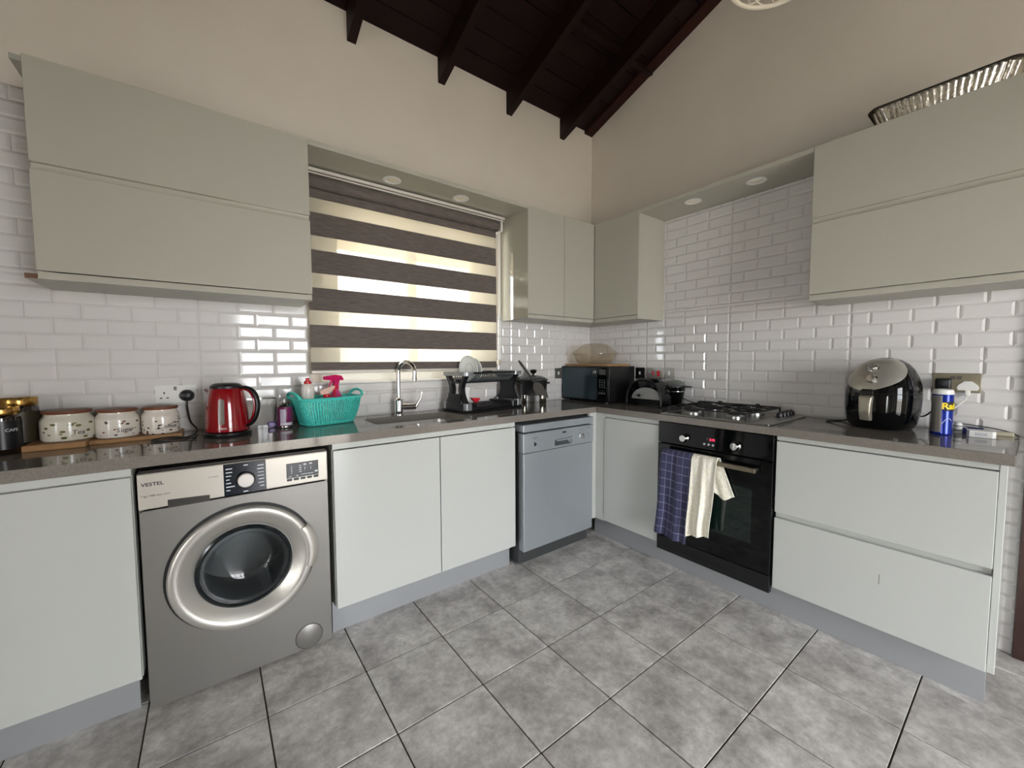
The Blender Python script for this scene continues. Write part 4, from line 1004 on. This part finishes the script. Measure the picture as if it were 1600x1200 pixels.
# pink trigger spray
def trigger(p, sc, body_m, head_m, trig_m, label, yawd, hb):
    t = thing('spray_bottle', label, 'bottle', p, yawd, world=False)
    MB().lathe([(.034, 0), (.037, .004), (.037, hb*.62), (.033, hb*.74), (.022, hb*.88), (.015, hb*.97), (.014, hb)], n=24, sx=1, sy=.65).build('bottle_body', body_m, t, smooth=True)
    MB().lathe([(.016, hb-.002), (.016, hb+.018), (.013, hb+.022), (.012, hb+.036)], n=20).build('collar', head_m, t, smooth=True, angle=40)
    z = hb+.034
    MB().prism([(-.060, -.010, z+.012), (-.050, -.010, z+.030), (-.005, -.010, z+.036), (.030, -.010, z+.030), (.042, -.010, z+.010), (.036, -.010, z+.006), (.018, -.010, z+.012), (.012, -.010, z-.014), (-.012, -.010, z-.014), (-.014, -.010, z+.008), (-.045, -.010, z+.010)], (0, .020, 0)).build('spray_head', head_m, t)
    MB().tube([(-.022, 0, z+.010), (-.034, 0, z-.012), (-.046, 0, z-.034)], [.005, .005, .004], 8).build('trigger', trig_m, t, smooth=True)
    MB().cyl((-.066, 0, z+.021), (-.056, 0, z+.021), .008, n=12).build('nozzle', trig_m, t, angle=40)
pk = mat('pink_plastic', (206, 12, 96), .28); pk2 = mat('pink_liquid', (198, 62, 120), .2)
trigger(inb(.058, .018), 1, pk2, pk, pk, 'pink trigger spray bottle standing upright in the turquoise basket', brot+.15, .165)
rp = mat('spray_red', (196, 10, 34), .3)
t = thing('spray_bottle', 'peach trigger spray bottle with red trigger leaning in the basket', 'bottle', inb(-.015, -.030), brot-.1, world=False)
pe = mat('peach_plastic', (214, 176, 160), .3)
MB().lathe([(.028, 0), (.030, .004), (.030, .085), (.022, .105), (.012, .118), (.012, .125)], n=22, sx=1, sy=.7).build('bottle_body', pe, t, smooth=True)
MB().lathe([(.0155, .118), (.0155, .142), (.012, .144), (0, .144)], n=18).build('collar', rp, t, smooth=True, angle=40)
MB().prism([(-.030, -.010, .142), (-.034, -.010, .158), (-.010, -.010, .170), (.036, -.010, .182), (.040, -.010, .170), (.012, -.010, .150), (.008, -.010, .140)], (0, .020, 0)).build('spray_head', pe, t)
MB().tube([(.034, 0, .172), (.040, 0, .155), (.038, 0, .135), (.044, 0, .122)], [.006, .005, .0045, .004], 8).build('trigger', rp, t, smooth=True)
MB().box((.034, -.011, .166), (.052, .011, .186), .002).build('nozzle', rp, t, angle=40)

# ------------------------------------------------------------------ dish rack
rkx, rky, rrot = -1.190, -.152, math.radians(9)
t = thing('dish_rack', 'black two-tier plastic dish rack beside the sink', 'dish rack', (rkx, rky, W), rrot, world=False)
t.scale = (1.03, 1, 1.13)
HL, HD = .235, .118
rb_ = mat('rack_black', (22, 23, 25), .3); rg = mat('rack_silver', (150, 152, 154), .3, metal=.5)
mb = MB(); rows = []
for (e_, z) in ((.0, 0), (.012, .004), (.014, .012), (.006, .012), (-.004, .008)):
    rows.append([mb.bm.verts.new((x, y, z)) for x, y in rrect(0, 0, HL+e_, HD+e_-.004, .03, 5)])
for a, b_ in zip(rows, rows[1:]):
    for k in range(len(a)): mb.bm.faces.new((a[k], a[(k+1) % len(a)], b_[(k+1) % len(a)], b_[k]))
mb.bm.faces.new(rows[0]); mb.bm.faces.new(rows[-1])
mb.build('drip_tray', rb_, t, angle=40)
MB().prism([(x, y, .012) for x, y in rrect(-HL+.045, 0, .045, HD-.004, .02, 5)], (0, 0, .036)).build('end_block', rb_, t, angle=40)
MB().prism([(x, y, .012) for x, y in rrect(HL-.045, 0, .045, HD-.004, .02, 5)], (0, 0, .030)).build('end_block', rb_, t, angle=40)
for sx in (-1, 1):
    for sy in (-1, 1):
        MB().prism([(x, y, .014) for x, y in rrect(sx*(HL-.022), sy*(HD-.020), .023, .018, .010, 5)], (0, 0, .036)).build('corner_cap', rg, t, angle=40)
# front and back rails of the tray with cutlery slats
for sy in (-1, 1):
    MB().box((-HL+.08, sy*(HD-.012)-.003, .012), (HL-.08, sy*(HD-.012)+.003, .030), .002).build('tray_rail', rb_, t, angle=35)
for k in range(14):
    x = -.14+k*.0215
    MB().box((x-.0018, -HD+.02, .014), (x+.0018, HD-.02, .030), 0).build('lower_slat', rb_, t)
# curved end panels (C-shaped)
def endpanel(x0_, th):
    prof = []
    for k in range(13):
        s_ = k/12; prof.append((-(.098-.040*math.sin(PI*s_)), .046+s_*.150))
    back = [(-y, z) for y, z in prof][::-1]
    return [(x0_, y, z) for y, z in prof+back], (th, 0, 0)
P_, v_ = endpanel(HL-.034, .024); MB().prism(P_, v_).build('end_panel', rb_, t)
for sy in (-1, 1):
    prof = [(sy*(.098-.040*math.sin(PI*k/12)), .046+.150*k/12) for k in range(13)]; inn = [(sy*(abs(y)-.028), z) for y, z in prof][::-1]
    MB().prism([(-HL+.006, y, z) for y, z in prof+inn], (.03, 0, 0)).build('end_post', rb_, t)
for k in range(4):
    MB().tube([(-HL+.008, -.05, .185-.009*k), (-HL-.004, 0, .182-.009*k), (-HL+.008, .05, .185-.009*k)], .0025, 6).build('end_bar', rb_, t, smooth=True)
ho = [0]
for j in range(3):
    for k in range(9):
        MB().box((HL-.0105, -.05+k*.0115, .062+j*.009), (HL-.0095, -.043+k*.0115, .068+j*.009)).build('vent_hole', mat('hole_pale', (150, 152, 152), .6), t) if j < 2 else None
# top tier: two side trays and slatted curved cradle
for sx in (-1, 1):
    MB().prism([(x, y, .196) for x, y in rrect(sx*(HL-.030), 0, .040, HD-.002, .03, 5)], (0, 0, .020)).build('top_end', rg, t, angle=40)
for sy in (-1, 1):
    mb = MB(); mb.box((-HL+.06, sy*(HD-.010)-.004, .205), (HL-.06, sy*(HD-.010)+.004, .216), .002); mb.build('top_rail', rb_, t, angle=35)
    MB().box((-HL+.06, sy*(HD-.055)-.004, .160), (HL-.06, sy*(HD-.055)+.004, .170), .002).build('cradle_rail', rb_, t, angle=35)
    for k in range(19):
        x = -.160+k*.0175
        MB().tube([(x+.012, sy*(HD-.012), .206), (x+.004, sy*(HD-.022), .185), (x-.004, sy*(HD-.053), .166)], .0036, 6).build('top_slat', mat('rack_grey', (74, 77, 80), .35), t, smooth=True)
MB().box((-HL+.05, -.07, .156), (HL-.05, .07, .161), 0).build('cradle_floor', rb_, t)
# utensil holder at the left end
MB().prism([(-HL+.002, -.055, .046), (-HL-.002, -.06, .100), (-HL-.002, .06, .100), (-HL+.002, .055, .046)], (.004, 0, 0)).build('end_guard', rb_, t)
Rr = RZ(rrot)
def inr(x, y, z): v = Rr @ Vector((x*1.03, y, z*1.13)); return (rkx+v.x, rky+v.y, W+v.z)
por = mat('porcelain', (246, 247, 244), .15)
def plate(loc, r, label, yaw_, tilt):
    t = thing('plate', label, 'plate', loc, 0, 'plates standing in the dish rack', world=False)
    t.rotation_euler = (0, 0, 0)
    M_ = RZ(yaw_) @ RX(PI/2+tilt) @ Matrix.Identity(4)
    M_ = T(0, 0, r*math.cos(tilt)) @ M_
    MB().lathe([(0, .003), (r*.55, .003), (r*.62, .006), (r*.97, .013), (r, .015), (r*.98, .017), (r*.6, .010), (r*.5, .007), (0, .007)], n=40, M=M_).build('dish', por, t, smooth=True)
    for q in (.35, .72, .88):
        zq = .0075 if q < .5 else (.0115 if q < .8 else .0155)
        MB().lathe([(r*q, zq), (r*q+.0022, zq+.0006), (r*q+.0044, zq)], n=40, M=M_, cap=False).build('painted_ring', mat('ring_green', (196, 208, 202), .3), t)
plate(inr(-.104, .012, .162), .082, 'larger white plate standing behind, on the dish rack', -PI/2+.25, .05)
plate(inr(-.078, -.008, .162), .074, 'smaller white patterned saucer standing in front on the dish rack', -PI/2+.25, .05)
# red funnel-like scoop in the lower tier, white mug in the holder
p = inr(-.115, -.055, .046)
t = thing('red_scoop', 'small red plastic scoop in the lower tier of the rack', 'scoop', p)
MB().prism([Vector(p)+Vector(q) for q in ((-.03, 0, .032), (.034, 0, .026), (.022, 0, .010), (.0, 0, .0), (-.018, 0, .016))], (.0, .022, 0)).build('scoop_body', redp, t)
p = inr(-.158, -.008, .0485)
t = thing('white_cup', 'tall white cup standing inside the left end of the dish rack', 'cup', p)
MB().lathe([(.022, 0), (.025, .003), (.034, .095), (.032, .095), (.023, .005), (0, .005)], n=24, M=T(p)).build('cup_body', por, t, smooth=True)
# ------------------------------------------------------------------ pot resting on tins, spatula
px_, py_ = -.745, -.125; pz = .979
t = thing('cooking_pot', 'black lidded cooking pot propped on small tins', 'pot', (px_, py_, pz))
MB().lathe([(.088, 0), (.094, .003), (.100, .10), (.104, .104), (.104, .108)], n=40, M=T(px_, py_, pz)).build('pot_body', mat('pot_black', (24, 25, 26), .4, noise=(60, (40, 41, 42), .5)), t, smooth=True, angle=50)
MB().lathe([(.105, .108), (.106, .112), (.098, .120), (.06, .136), (.02, .142), (0, .143)], n=40, M=T(px_, py_, pz)).build('lid', mat('lid_smoked', (86, 90, 88), .12, metal=.4), t, smooth=True)
MB().lathe([(.008, .140), (.008, .150), (.020, .158), (.025, .170), (.020, .180), (0, .184)], n=24, M=T(px_, py_, pz)).build('lid_knob', black_p, t, smooth=True)
for a in (-.55, -.55+PI):
    q = Vector((math.cos(a), math.sin(a), 0)); s_ = Vector((-q.y, q.x, 0)); c_ = Vector((px_, py_, pz+.085))
    MB().tube([c_+q*.098-s_*.03, c_+q*.112-s_*.024, c_+q*.118, c_+q*.112+s_*.024, c_+q*.098+s_*.03], .006, 8).build('side_handle', black_p, t, smooth=True)
tins = mat('tin_shiny', (196, 190, 178), .15, metal=1)
for (x, y, lab) in ((-.668, -.150, 'small shiny tin under the black pot, nearest the microwave'), (-.705, -.172, 'small shiny tin under the front of the black pot'), (-.780, -.060, 'small shiny tin under the back of the black pot')):
    t = thing('spice_tin', lab, 'tin', (x, y, W), group='small tins under the black pot')
    MB().lathe([(.018, 0), (.0195, .002), (.0195, .049), (.018, .050)], n=24, M=T(x, y, W)).build('tin_body', tins, t, smooth=True, angle=40)
    MB().lathe([(.0202, .050), (.0205, .052), (.0205, .0645), (.019, .0655), (0, .0655)], n=24, M=T(x, y, W)).build('tin_lid', tins, t, smooth=True, angle=40)
# spatula: leans from the rack end against the pot
t = thing('spatula', 'grey-brown slotted kitchen spatula leaning on the black pot', 'spatula', (-.885, -.235, W+.05))
sm_ = mat('spatula_grey', (62, 56, 50), .5)
A = Vector((-.900, -.150, 1.225)); B = Vector((-.835, -.245, 1.075)); D_ = (B-A).normalized()
MB().tube([A, A.lerp(B, .15), A.lerp(B, .5), B], [.0055, .0095, .008, .007], 8).build('handle', sm_, t, smooth=True)
sd_ = D_.cross(Vector((.55, .83, 0))).normalized(); nn = sd_.cross(D_)
E_ = B+D_*.10
pl_ = [B-sd_*.010, B+D_*.03-sd_*.036, B+D_*.075-sd_*.042, E_-sd_*.012, E_+D_*.045+sd_*.012, E_+sd_*.030, B+D_*.03+sd_*.030, B+sd_*.010]
MB().prism(pl_, nn*.003).build('blade', sm_, t)

# ------------------------------------------------------------------ microwave with board and casserole
t = thing('microwave', 'black glass-front microwave oven in the corner', 'microwave', (-.19, -.245, W))
mx0, mx1, my0, my1, mz0, mz1 = -.352, -.03, -.478, -.008, W+.009, 1.181
bx('body', black_p, (mx0+.02, my0+.004, mz0), (mx1, my1-.004, mz1-.002), t, .006, 2)
dr_ = bx('door', black_g, (mx0, my0, mz0), (mx0+.019, my1, mz1), t, .008, 3)
bx('door_window', mat('microwave_glass', (66, 80, 86), .04, metal=.55), (mx0-.0012, -.382, mz0+.014), (mx0+.002, my1-.016, mz1-.012), dr_, 0)
bx('control_panel', black_g, (mx0-.0015, my0+.012, mz0+.012), (mx0+.002, -.388, mz1-.010), t, 0)
bx('display', mat('mw_display', (70, 74, 72), .15), (mx0-.002, -.462, mz1-.060), (mx0-.001, -.400, mz1-.022), t, 0)
for j in range(4):
    for k in range(3): MB().lathe([(.0055, 0), (.0055, .001), (0, .001)], n=10, M=T(mx0-.0015, -.452+k*.021, mz1-.10-j*.017) @ FX).build('button', mat('mw_button', (84, 88, 88), .4), t)
for k in range(3): MB().lathe([(.007, 0), (.007, .001), (0, .001)], n=10, M=T(mx0-.0015, -.452+k*.021, mz1-.195) @ FX).build('button', mat('mw_button', (84, 88, 88), .4), t)
st = bx('sticker', black_m, (mx0-.0022, -.378, mz1-.072), (mx0-.0011, -.336, mz1-.018), t, 0)
text('sticker_number', '19', .034, (mx0-.0024, -.357, mz1-.044), '-x', ink_w, st)
for (x, y) in ((mx0+.04, my0+.04), (mx0+.04, my1-.04), (mx1-.04, my0+.04), (mx1-.04, my1-.04)): MB().cyl((x, y, W), (x, y, mz0+.002), .014).build('foot', black_p, t, angle=40)
o = MB().box((-.320, -.452, 1.1815), (-.060, -.025, 1.196), .003, 2).build('chopping_board', wood_l, None, angle=35); tag(o, 'wooden chopping board lying on top of the microwave', 'chopping board')
cz = 1.196; ccx, ccy, ca = -.190, -.215, math.atan2(-.604, .797)
t = thing('glass_casserole', 'clear glass oval casserole with lid on the microwave board', 'casserole', (ccx, ccy, cz), ca, world=False)
MB().lathe([(.10, .0), (.128, .006), (.150, .03), (.162, .072), (.180, .078), (.180, .082), (.160, .078), (.147, .032), (.124, .009), (0, .006)], n=48, sx=1, sy=.66).build('dish', clear_m, t, smooth=True)
MB().lathe([(.172, .083), (.172, .090), (.150, .110), (.10, .150), (.06, .160), (0, .163)], n=48, sx=1, sy=.66, cap=False).build('lid', clear_m, t, smooth=True)

# ------------------------------------------------------------------ toaster and egg cooker
t = thing('toaster', 'black arched toaster with a silver half-moon panel', 'toaster', (-.225, -.715, W))
def arch(y0_, y1_, h, x, n_=24, z0_=W):
    c_ = (y0_+y1_)/2; a_ = (y1_-y0_)/2
    return [(x, c_+a_*math.copysign(abs(math.cos(PI*k/n_))**.85, math.cos(PI*k/n_)), z0_+h*math.sin(PI*k/n_)**.8 if 0 < k < n_ else z0_) for k in range(n_+1)]
MB().prism(arch(-.862, -.580, .178, -.272, z0_=W+.008), (.108, 0, 0)).build('body', black_g, t, angle=50)
fr = MB()
fr.tube([(-.276, y, z) for x, y, z in arch(-.855, -.587, .166, 0, z0_=W+.012)], .008, 8); fr.build('front_arch', black_p, t, smooth=True)
MB().prism([(-.274, -.745+.115*math.cos(PI*k/18)*1.0, W+.050+.078*math.sin(PI*k/18)) for k in range(19)], (-.003, 0, 0)).build('silver_panel', mat('toaster_silver', (168, 168, 166), .35, metal=.6), t)
MB().lathe([(.010, 0), (.010, .010), (.008, .012), (0, .012)], n=16, M=T(-.277, -.690, W+.072) @ FX).build('lever_knob', black_p, t, angle=40)
bx('lever', black_p, (-.285, -.705, W+.070), (-.277, -.668, W+.074), t, 0)
bx('toast_slot', black_m, (-.250, -.80, W+.180), (-.190, -.64, W+.1875), t, 0)
for y in (-.84, -.60): bx('foot', black_p, (-.262, y-.012, W), (-.175, y+.012, W+.010), t, 0)
ex, ey = -.085, -.835
t = thing('egg_cooker', 'small black pot-shaped cooker with a glass lid behind the toaster', 'cooker', (ex, ey, W))
MB().lathe([(.040, 0), (.045, .004), (.058, .06), (.066, .10), (.069, .128)], n=36, M=T(ex, ey, W)).build('body', black_g, t, smooth=True)
MB().lathe([(.0672, .099), (.0682, .1005), (.0678, .103)], n=36, M=T(ex, ey, W), cap=False).build('trim_ring', chrome, t, smooth=True)
MB().lathe([(.070, .128), (.074, .130), (.074, .138), (.066, .140)], n=36, M=T(ex, ey, W)).build('rim', black_p, t, smooth=True, angle=40)
MB().lathe([(.066, .140), (.060, .160), (.040, .174), (.014, .178), (0, .178)], n=36, M=T(ex, ey, W), cap=False).build('lid', mat('egg_lid', (120, 122, 120), .1, metal=.5), t, smooth=True)
MB().box((ex+.005, ey-.112, W+.129), (ex+.025, ey-.070, W+.137), .003).build('side_handle', black_p, t, angle=35)
cable([(ex, ey-.055, W+.06), (ex, ey-.09, W+.045), (-.06, -.985, W+.022), (-.045, -1.0, W+.006), (-.03, -.97, W+.004)], .003).build('cord', black_p, t, smooth=True)

# ------------------------------------------------------------------ air fryer
ax_, ay_, arot = -.165, -1.905, math.radians(14)      # local -x is the front
t = thing('air_fryer', 'glossy black egg-shaped air fryer with silver top panel', 'air fryer', (ax_, ay_, W+.0015), -arot, world=False)
AH = .318
aprof = [(0, .098), (.02, .106), (.08, .114), (.25, .124), (.45, .126), (.60, .122), (.72, .112), (.83, .096), (.91, .076), (.965, .050), (.99, .026), (1, 0)]
def arad(s_):
    for (a, ra), (b_, rb__) in zip(aprof, aprof[1:]):
        if a <= s_ <= b_: return ra+(rb__-ra)*(s_-a)/(b_-a)
    return 0
def apt(th, s_, off=0):
    """th=0 towards the front (-x local)"""
    r = arad(s_)+off; n_ = 2.6; c_, q = math.cos(th), math.sin(th); k = (abs(c_)**n_+abs(q)**n_)**(-1/n_)
    lean = .018*s_**2
    return Vector((-r*c_*k*1.0+lean, -r*q*k*.98, s_*AH+off*.6*max(0, s_-.6)))
def apsm(s_):   # smooth remap so that rings gather near the pole
    return 1-(1-s_)**1.6
mb = MB(); V = mb.grid(lambda u, v: apt(2*PI*u, apsm(v)), 64, 40, closed_u=True); mb.bm.faces.new(V[0][::-1])
bmesh.ops.remove_doubles(mb.bm, verts=mb.bm.verts, dist=.0004)
mb.build('body', black_g, t, smooth=True, angle=80)
fs = mat('fryer_silver', (178, 174, 164), .3, metal=.55)
def panel(u, v):
    s_ = .54+.44*v; hw_ = 1.30*max(0, math.sin(min(1, v*1.15+.02)*PI/2))**.62
    th = (u*2-1)*hw_-.10*(1-v)
    return apt(th, s_, .0025)
mb = MB(); mb.grid(panel, 30, 26); mb.build('top_panel', fs, t, smooth=True, angle=80)
for k, (th, s_) in enumerate(((.08, .70), (.02, .845))):
    p0 = apt(th, s_, .002); nrm = (apt(th, s_, .01)-apt(th, s_, 0)).normalized(); e1 = (apt(th, s_+.02)-apt(th, s_-.02)).normalized(); e2 = (apt(th+.05, s_)-apt(th-.05, s_)).normalized(); nrm = e1.cross(e2); nrm = nrm if nrm.x < 0 else -nrm
    q_ = nrm.to_track_quat('Z', 'Y').to_matrix().to_4x4()
    kn = MB().lathe([(.020, 0), (.020, .004), (.0175, .006), (.0170, .016), (.015, .018), (0, .018)], n=28, M=T(p0) @ q_).build('dial', chrome, t, angle=40)
hh = MB()
rows = []
for (z, hw_, out) in ((.038, .0185, .012), (.042, .020, .018), (.075, .0205, .021), (.11, .0215, .021), (.142, .024, .018), (.150, .024, .010)):
    b0 = apt(0, z/AH); xo = b0.x-out
    rows.append([hh.bm.verts.new(q) for q in (Vector((xo, -hw_, z)), Vector((xo, hw_, z)), Vector((b0.x+.004, hw_, z)), Vector((b0.x+.004, -hw_, z)))])
for a, b_ in zip(rows, rows[1:]):
    for k in range(4): hh.bm.faces.new((a[k], a[(k+1) % 4], b_[(k+1) % 4], b_[k]))
hh.bm.faces.new(rows[0]); hh.bm.faces.new(rows[-1])
ob = hh.build('drawer_handle', mat('fryer_handle', (172, 166, 152), .3, metal=.6), t, angle=50); md = ob.modifiers.new('b', 'BEVEL'); md.width = .004; md.segments = 2
hh = MB(); rows = []
for (z, hw_, out) in ((.150, .023, .012), (.168, .022, .010), (.178, .02, .004)):
    b0 = apt(0, z/AH); rows.append([hh.bm.verts.new(q) for q in (Vector((b0.x-out, -hw_, z)), Vector((b0.x-out, hw_, z)), Vector((b0.x+.004, hw_, z)), Vector((b0.x+.004, -hw_, z)))])
for a, b_ in zip(rows, rows[1:]):
    for k in range(4): hh.bm.faces.new((a[k], a[(k+1) % 4], b_[(k+1) % 4], b_[k]))
hh.bm.faces.new(rows[0]); hh.bm.faces.new(rows[-1]); hh.build('release_button', mat('dark_translucent', (40, 40, 40), .15), t)
MB().tube([apt(th_, .50, .0004) for th_ in [-1.9+3.8*k/50 for k in range(51)]], .0012, 6).build('drawer_seam', black_m, t)
cable([(.06, .13, .02), (.05, .18, .003), (-.02, .21, .003), (-.05, .17, .003), (-.02, .12, .02)], .003).build('cord', black_p, t, smooth=True)

# ------------------------------------------------------------------ right end bits
rx_, ry_ = -.200, -2.098
t = thing('insecticide_can', 'tall blue spray can with yellow lettering beside the air fryer', 'spray can', (rx_, ry_, W))
MB().lathe([(.030, 0), (.0325, .003), (.0325, .008), (.032, .010), (.032, .165), (.030, .170)], n=36, M=T(rx_, ry_, W)).build('can', mat('can_blue', (12, 40, 140), .18, metal=.35), t, smooth=True, angle=40)
MB().lathe([(.031, .166), (.0315, .168), (.0315, .178), (.028, .186), (.015, .189), (0, .189)], n=36, M=T(rx_, ry_, W)).build('top_cap', white_p, t, smooth=True, angle=40)
mb = MB(); mb.grid(lambda u, v: Vector((rx_+.0323*math.sin(-2.75+1.25*u), ry_-.0323*math.cos(-2.75+1.25*u), W+.012+.150*v)), 14, 2); gp_ = mb.build('info_panel', mat('can_silver', (150, 146, 140), .35, metal=.5), t)
lines = MB()
for k in range(26):
    z = W+.02+.0053*k; lines.grid(lambda u, v: Vector((rx_+.0325*math.sin(-2.70+1.05*u), ry_-.0325*math.cos(-2.70+1.05*u), z+.0016*v)), 8, 2)
lo_ = lines.build('small_print', mat('print_grey', (96, 92, 90), .6), t); lo_['kind'] = 'stuff'
mb = MB(); mb.grid(lambda u, v: Vector((rx_+.0324*math.sin(-1.30+1.5*u), ry_-.0324*math.cos(-1.30+1.5*u), W+.100+.038*v)), 14, 2); mb.build('name_band', black_m, t)
text('brand_lettering', 'Raid', .036, (0, 0, W+.119), '-y', mat('yellow_print', (246, 216, 20), .4), t, cyl=((rx_, ry_), .0325, -.58), bold=.001)
sw_ = MB(); sw_.tube([Vector((rx_+.0325*math.sin(a), ry_-.0325*math.cos(a), W+.05+.02*math.sin(3*(a+1.4)))) for a in [-1.45+.9*k/14 for k in range(15)]], .0012, 6); sw_.build('swirl_mark', ink_w, t)
t = thing('usb_charger', 'white phone charger block lying at the end of the worktop', 'charger', (-.165, -2.205, W))
MB().prism([(-.197+a, -2.205+b_, W+.001) for a, b_ in ((0, -.030), (0, .030), (.012, .038), (.040, .038), (.052, .030), (.052, -.030), (.040, -.038), (.012, -.038))], (0, 0, .026)).build('case', white_p, t)
bx('rating_label', mat('label_grey', (196, 196, 200), .5), (-.1975, -2.222, W+.008), (-.1968, -2.190, W+.020), t, 0)
t = thing('white_dispenser', 'small white plastic bottle with black band behind the blue can', 'bottle', (-.10, -2.140, W))
MB().lathe([(.010, 0), (.0125, .003), (.0125, .038), (.009, .045), (0, .046)], n=18, M=T(-.115, -2.138, W)).build('bottle_body', white_p, t, smooth=True)
MB().lathe([(.0128, .012), (.0128, .016)], n=18, M=T(-.115, -2.138, W), cap=False).build('band', ink, t)
MB().lathe([(.0128, .030), (.0128, .034)], n=18, M=T(-.115, -2.138, W), cap=False).build('band', ink, t)
o = MB().box((-.085, -2.205, W), (-.055, -2.130, W+.026), .003).build('navy_box', mat('navy_card', (20, 26, 78), .4), None, angle=35); tag(o, 'small navy blue box against the wall behind the charger', 'box')
o = MB().box((-.075, -2.285, W), (-.045, -2.212, W+.016), .003).build('cream_box', mat('cream_card', (196, 186, 160), .5), None, angle=35); tag(o, 'flat cream coloured box at the far end of the worktop', 'box')
o = cable([(-.10, -2.07, 1.0), (-.06, -2.12, .955), (-.035, -2.16, .945), (-.03, -2.22, .938), (-.04, -2.27, .928), (-.08, -2.298, .918)], .0022).build('black_cable', black_p, None, smooth=True); tag(o, 'thin black cable trailing along the wall at the worktop end', 'cable')

# ------------------------------------------------------------------ foil tray on the right wall cabinet
t = thing('foil_tray', 'ribbed aluminium foil baking tray on top of the right wall cabinet', 'tray', (-.17, -2.03, ZT+.001))
foil = mat('foil', (196, 190, 178), .22, metal=1, bump=(60, .5, .004))
tx, ty, hx, hy = -.165, -2.045, .115, .205
mb = MB(); rows = []; NP = 240
def rring(e_, z, amp):
    P_ = []; L = rrect(tx, ty, hx+e_, hy+e_, .045, 8)
    acc = []; tot = 0
    n = len(L)
    for k in range(n):
        a = Vector(L[k]); b_ = Vector(L[(k+1) % n]); acc.append((a, b_, tot, (b_-a).length)); tot += (b_-a).length
    for i in range(NP):
        s_ = tot*i/NP
        for a, b_, s0, l in acc:
            if s0 <= s_ <= s0+l+1e-9:
                p_ = a.lerp(b_, (s_-s0)/l if l else 0); d = (p_-Vector((tx, ty))).normalized(); nrm = Vector(((b_-a).y, -(b_-a).x)).normalized()
                p_ = p_+nrm*amp*(1 if i % 4 < 2 else -1); P_.append(mb.bm.verts.new((p_.x, p_.y, z))); break
    return P_
for (e_, z, amp) in ((-.028, ZT+.002, 0), (-.022, ZT+.006, .0014), (-.004, ZT+.074, .0014), (0, ZT+.078, 0), (.012, ZT+.080, 0), (.013, ZT+.076, 0)):
    rows.append(rring(e_, z, amp))
for a, b_ in zip(rows, rows[1:]):
    for k in range(NP): mb.bm.faces.new((a[k], a[(k+1) % NP], b_[(k+1) % NP], b_[k]))
mb.bm.faces.new(rows[0][::-1])
mb.build('foil_shell', foil, t, angle=30)

# ------------------------------------------------------------------ pendant lamp (only its lower ring dips into view)
lx, ly, lz, lr = -.985, -1.745, 2.575, .165
t = thing('pendant_lamp', 'white openwork pendant lampshade at the top edge of the picture', 'lamp', (lx, ly, lz))
lw = mat('lamp_white', (226, 216, 196), .5)
MB().tube([(lx+lr*math.cos(2*PI*k/64), ly+lr*math.sin(2*PI*k/64), lz) for k in range(64)], .0075, 8, closed=True).build('lower_ring', lw, t, smooth=True)
for k in range(10):
    a = 2*PI*k/10; c_ = Vector((lx+.098*math.cos(a), ly+.098*math.sin(a), lz+.006)); 
    pts = []
    for j in range(32):
        b_ = 2*PI*j/32; q = c_+Vector((.066*math.cos(b_), .066*math.sin(b_), 0)); d = math.hypot(q.x-lx, q.y-ly); q.z = lz+.004+.05*(1-(d/lr)**2); pts.append(q)
    MB().tube(pts, .0028, 6, closed=True).build('shade_loop', lw, t, smooth=True)
mb = MB()
for k in range(12):
    a = 2*PI*k/12
    mb.tube([(lx+(lr*math.cos(a_))*math.cos(a+.5*a_), ly+(lr*math.cos(a_))*math.sin(a+.5*a_), lz+.17*math.sin(a_)) for a_ in [PI/2*j/12*.96 for j in range(13)]], .003, 6)
mb.build('shade_cage', lw, t, smooth=True)
zc = 3.10-SL*ly
MB().cyl((lx, ly, lz+.165), (lx, ly, zc), .003, n=8).build('cord', lw, t, angle=40)
MB().lathe([(.02, -.05), (.025, -.045), (.025, 0)], n=20, M=T(lx, ly, lz+.17)).build('lamp_holder', lw, t, smooth=True)
MB().lathe([(.02, -.03), (.05, -.004), (.05, .03)], n=24, M=T(lx, ly, zc)).build('ceiling_rose', lw, t, smooth=True)
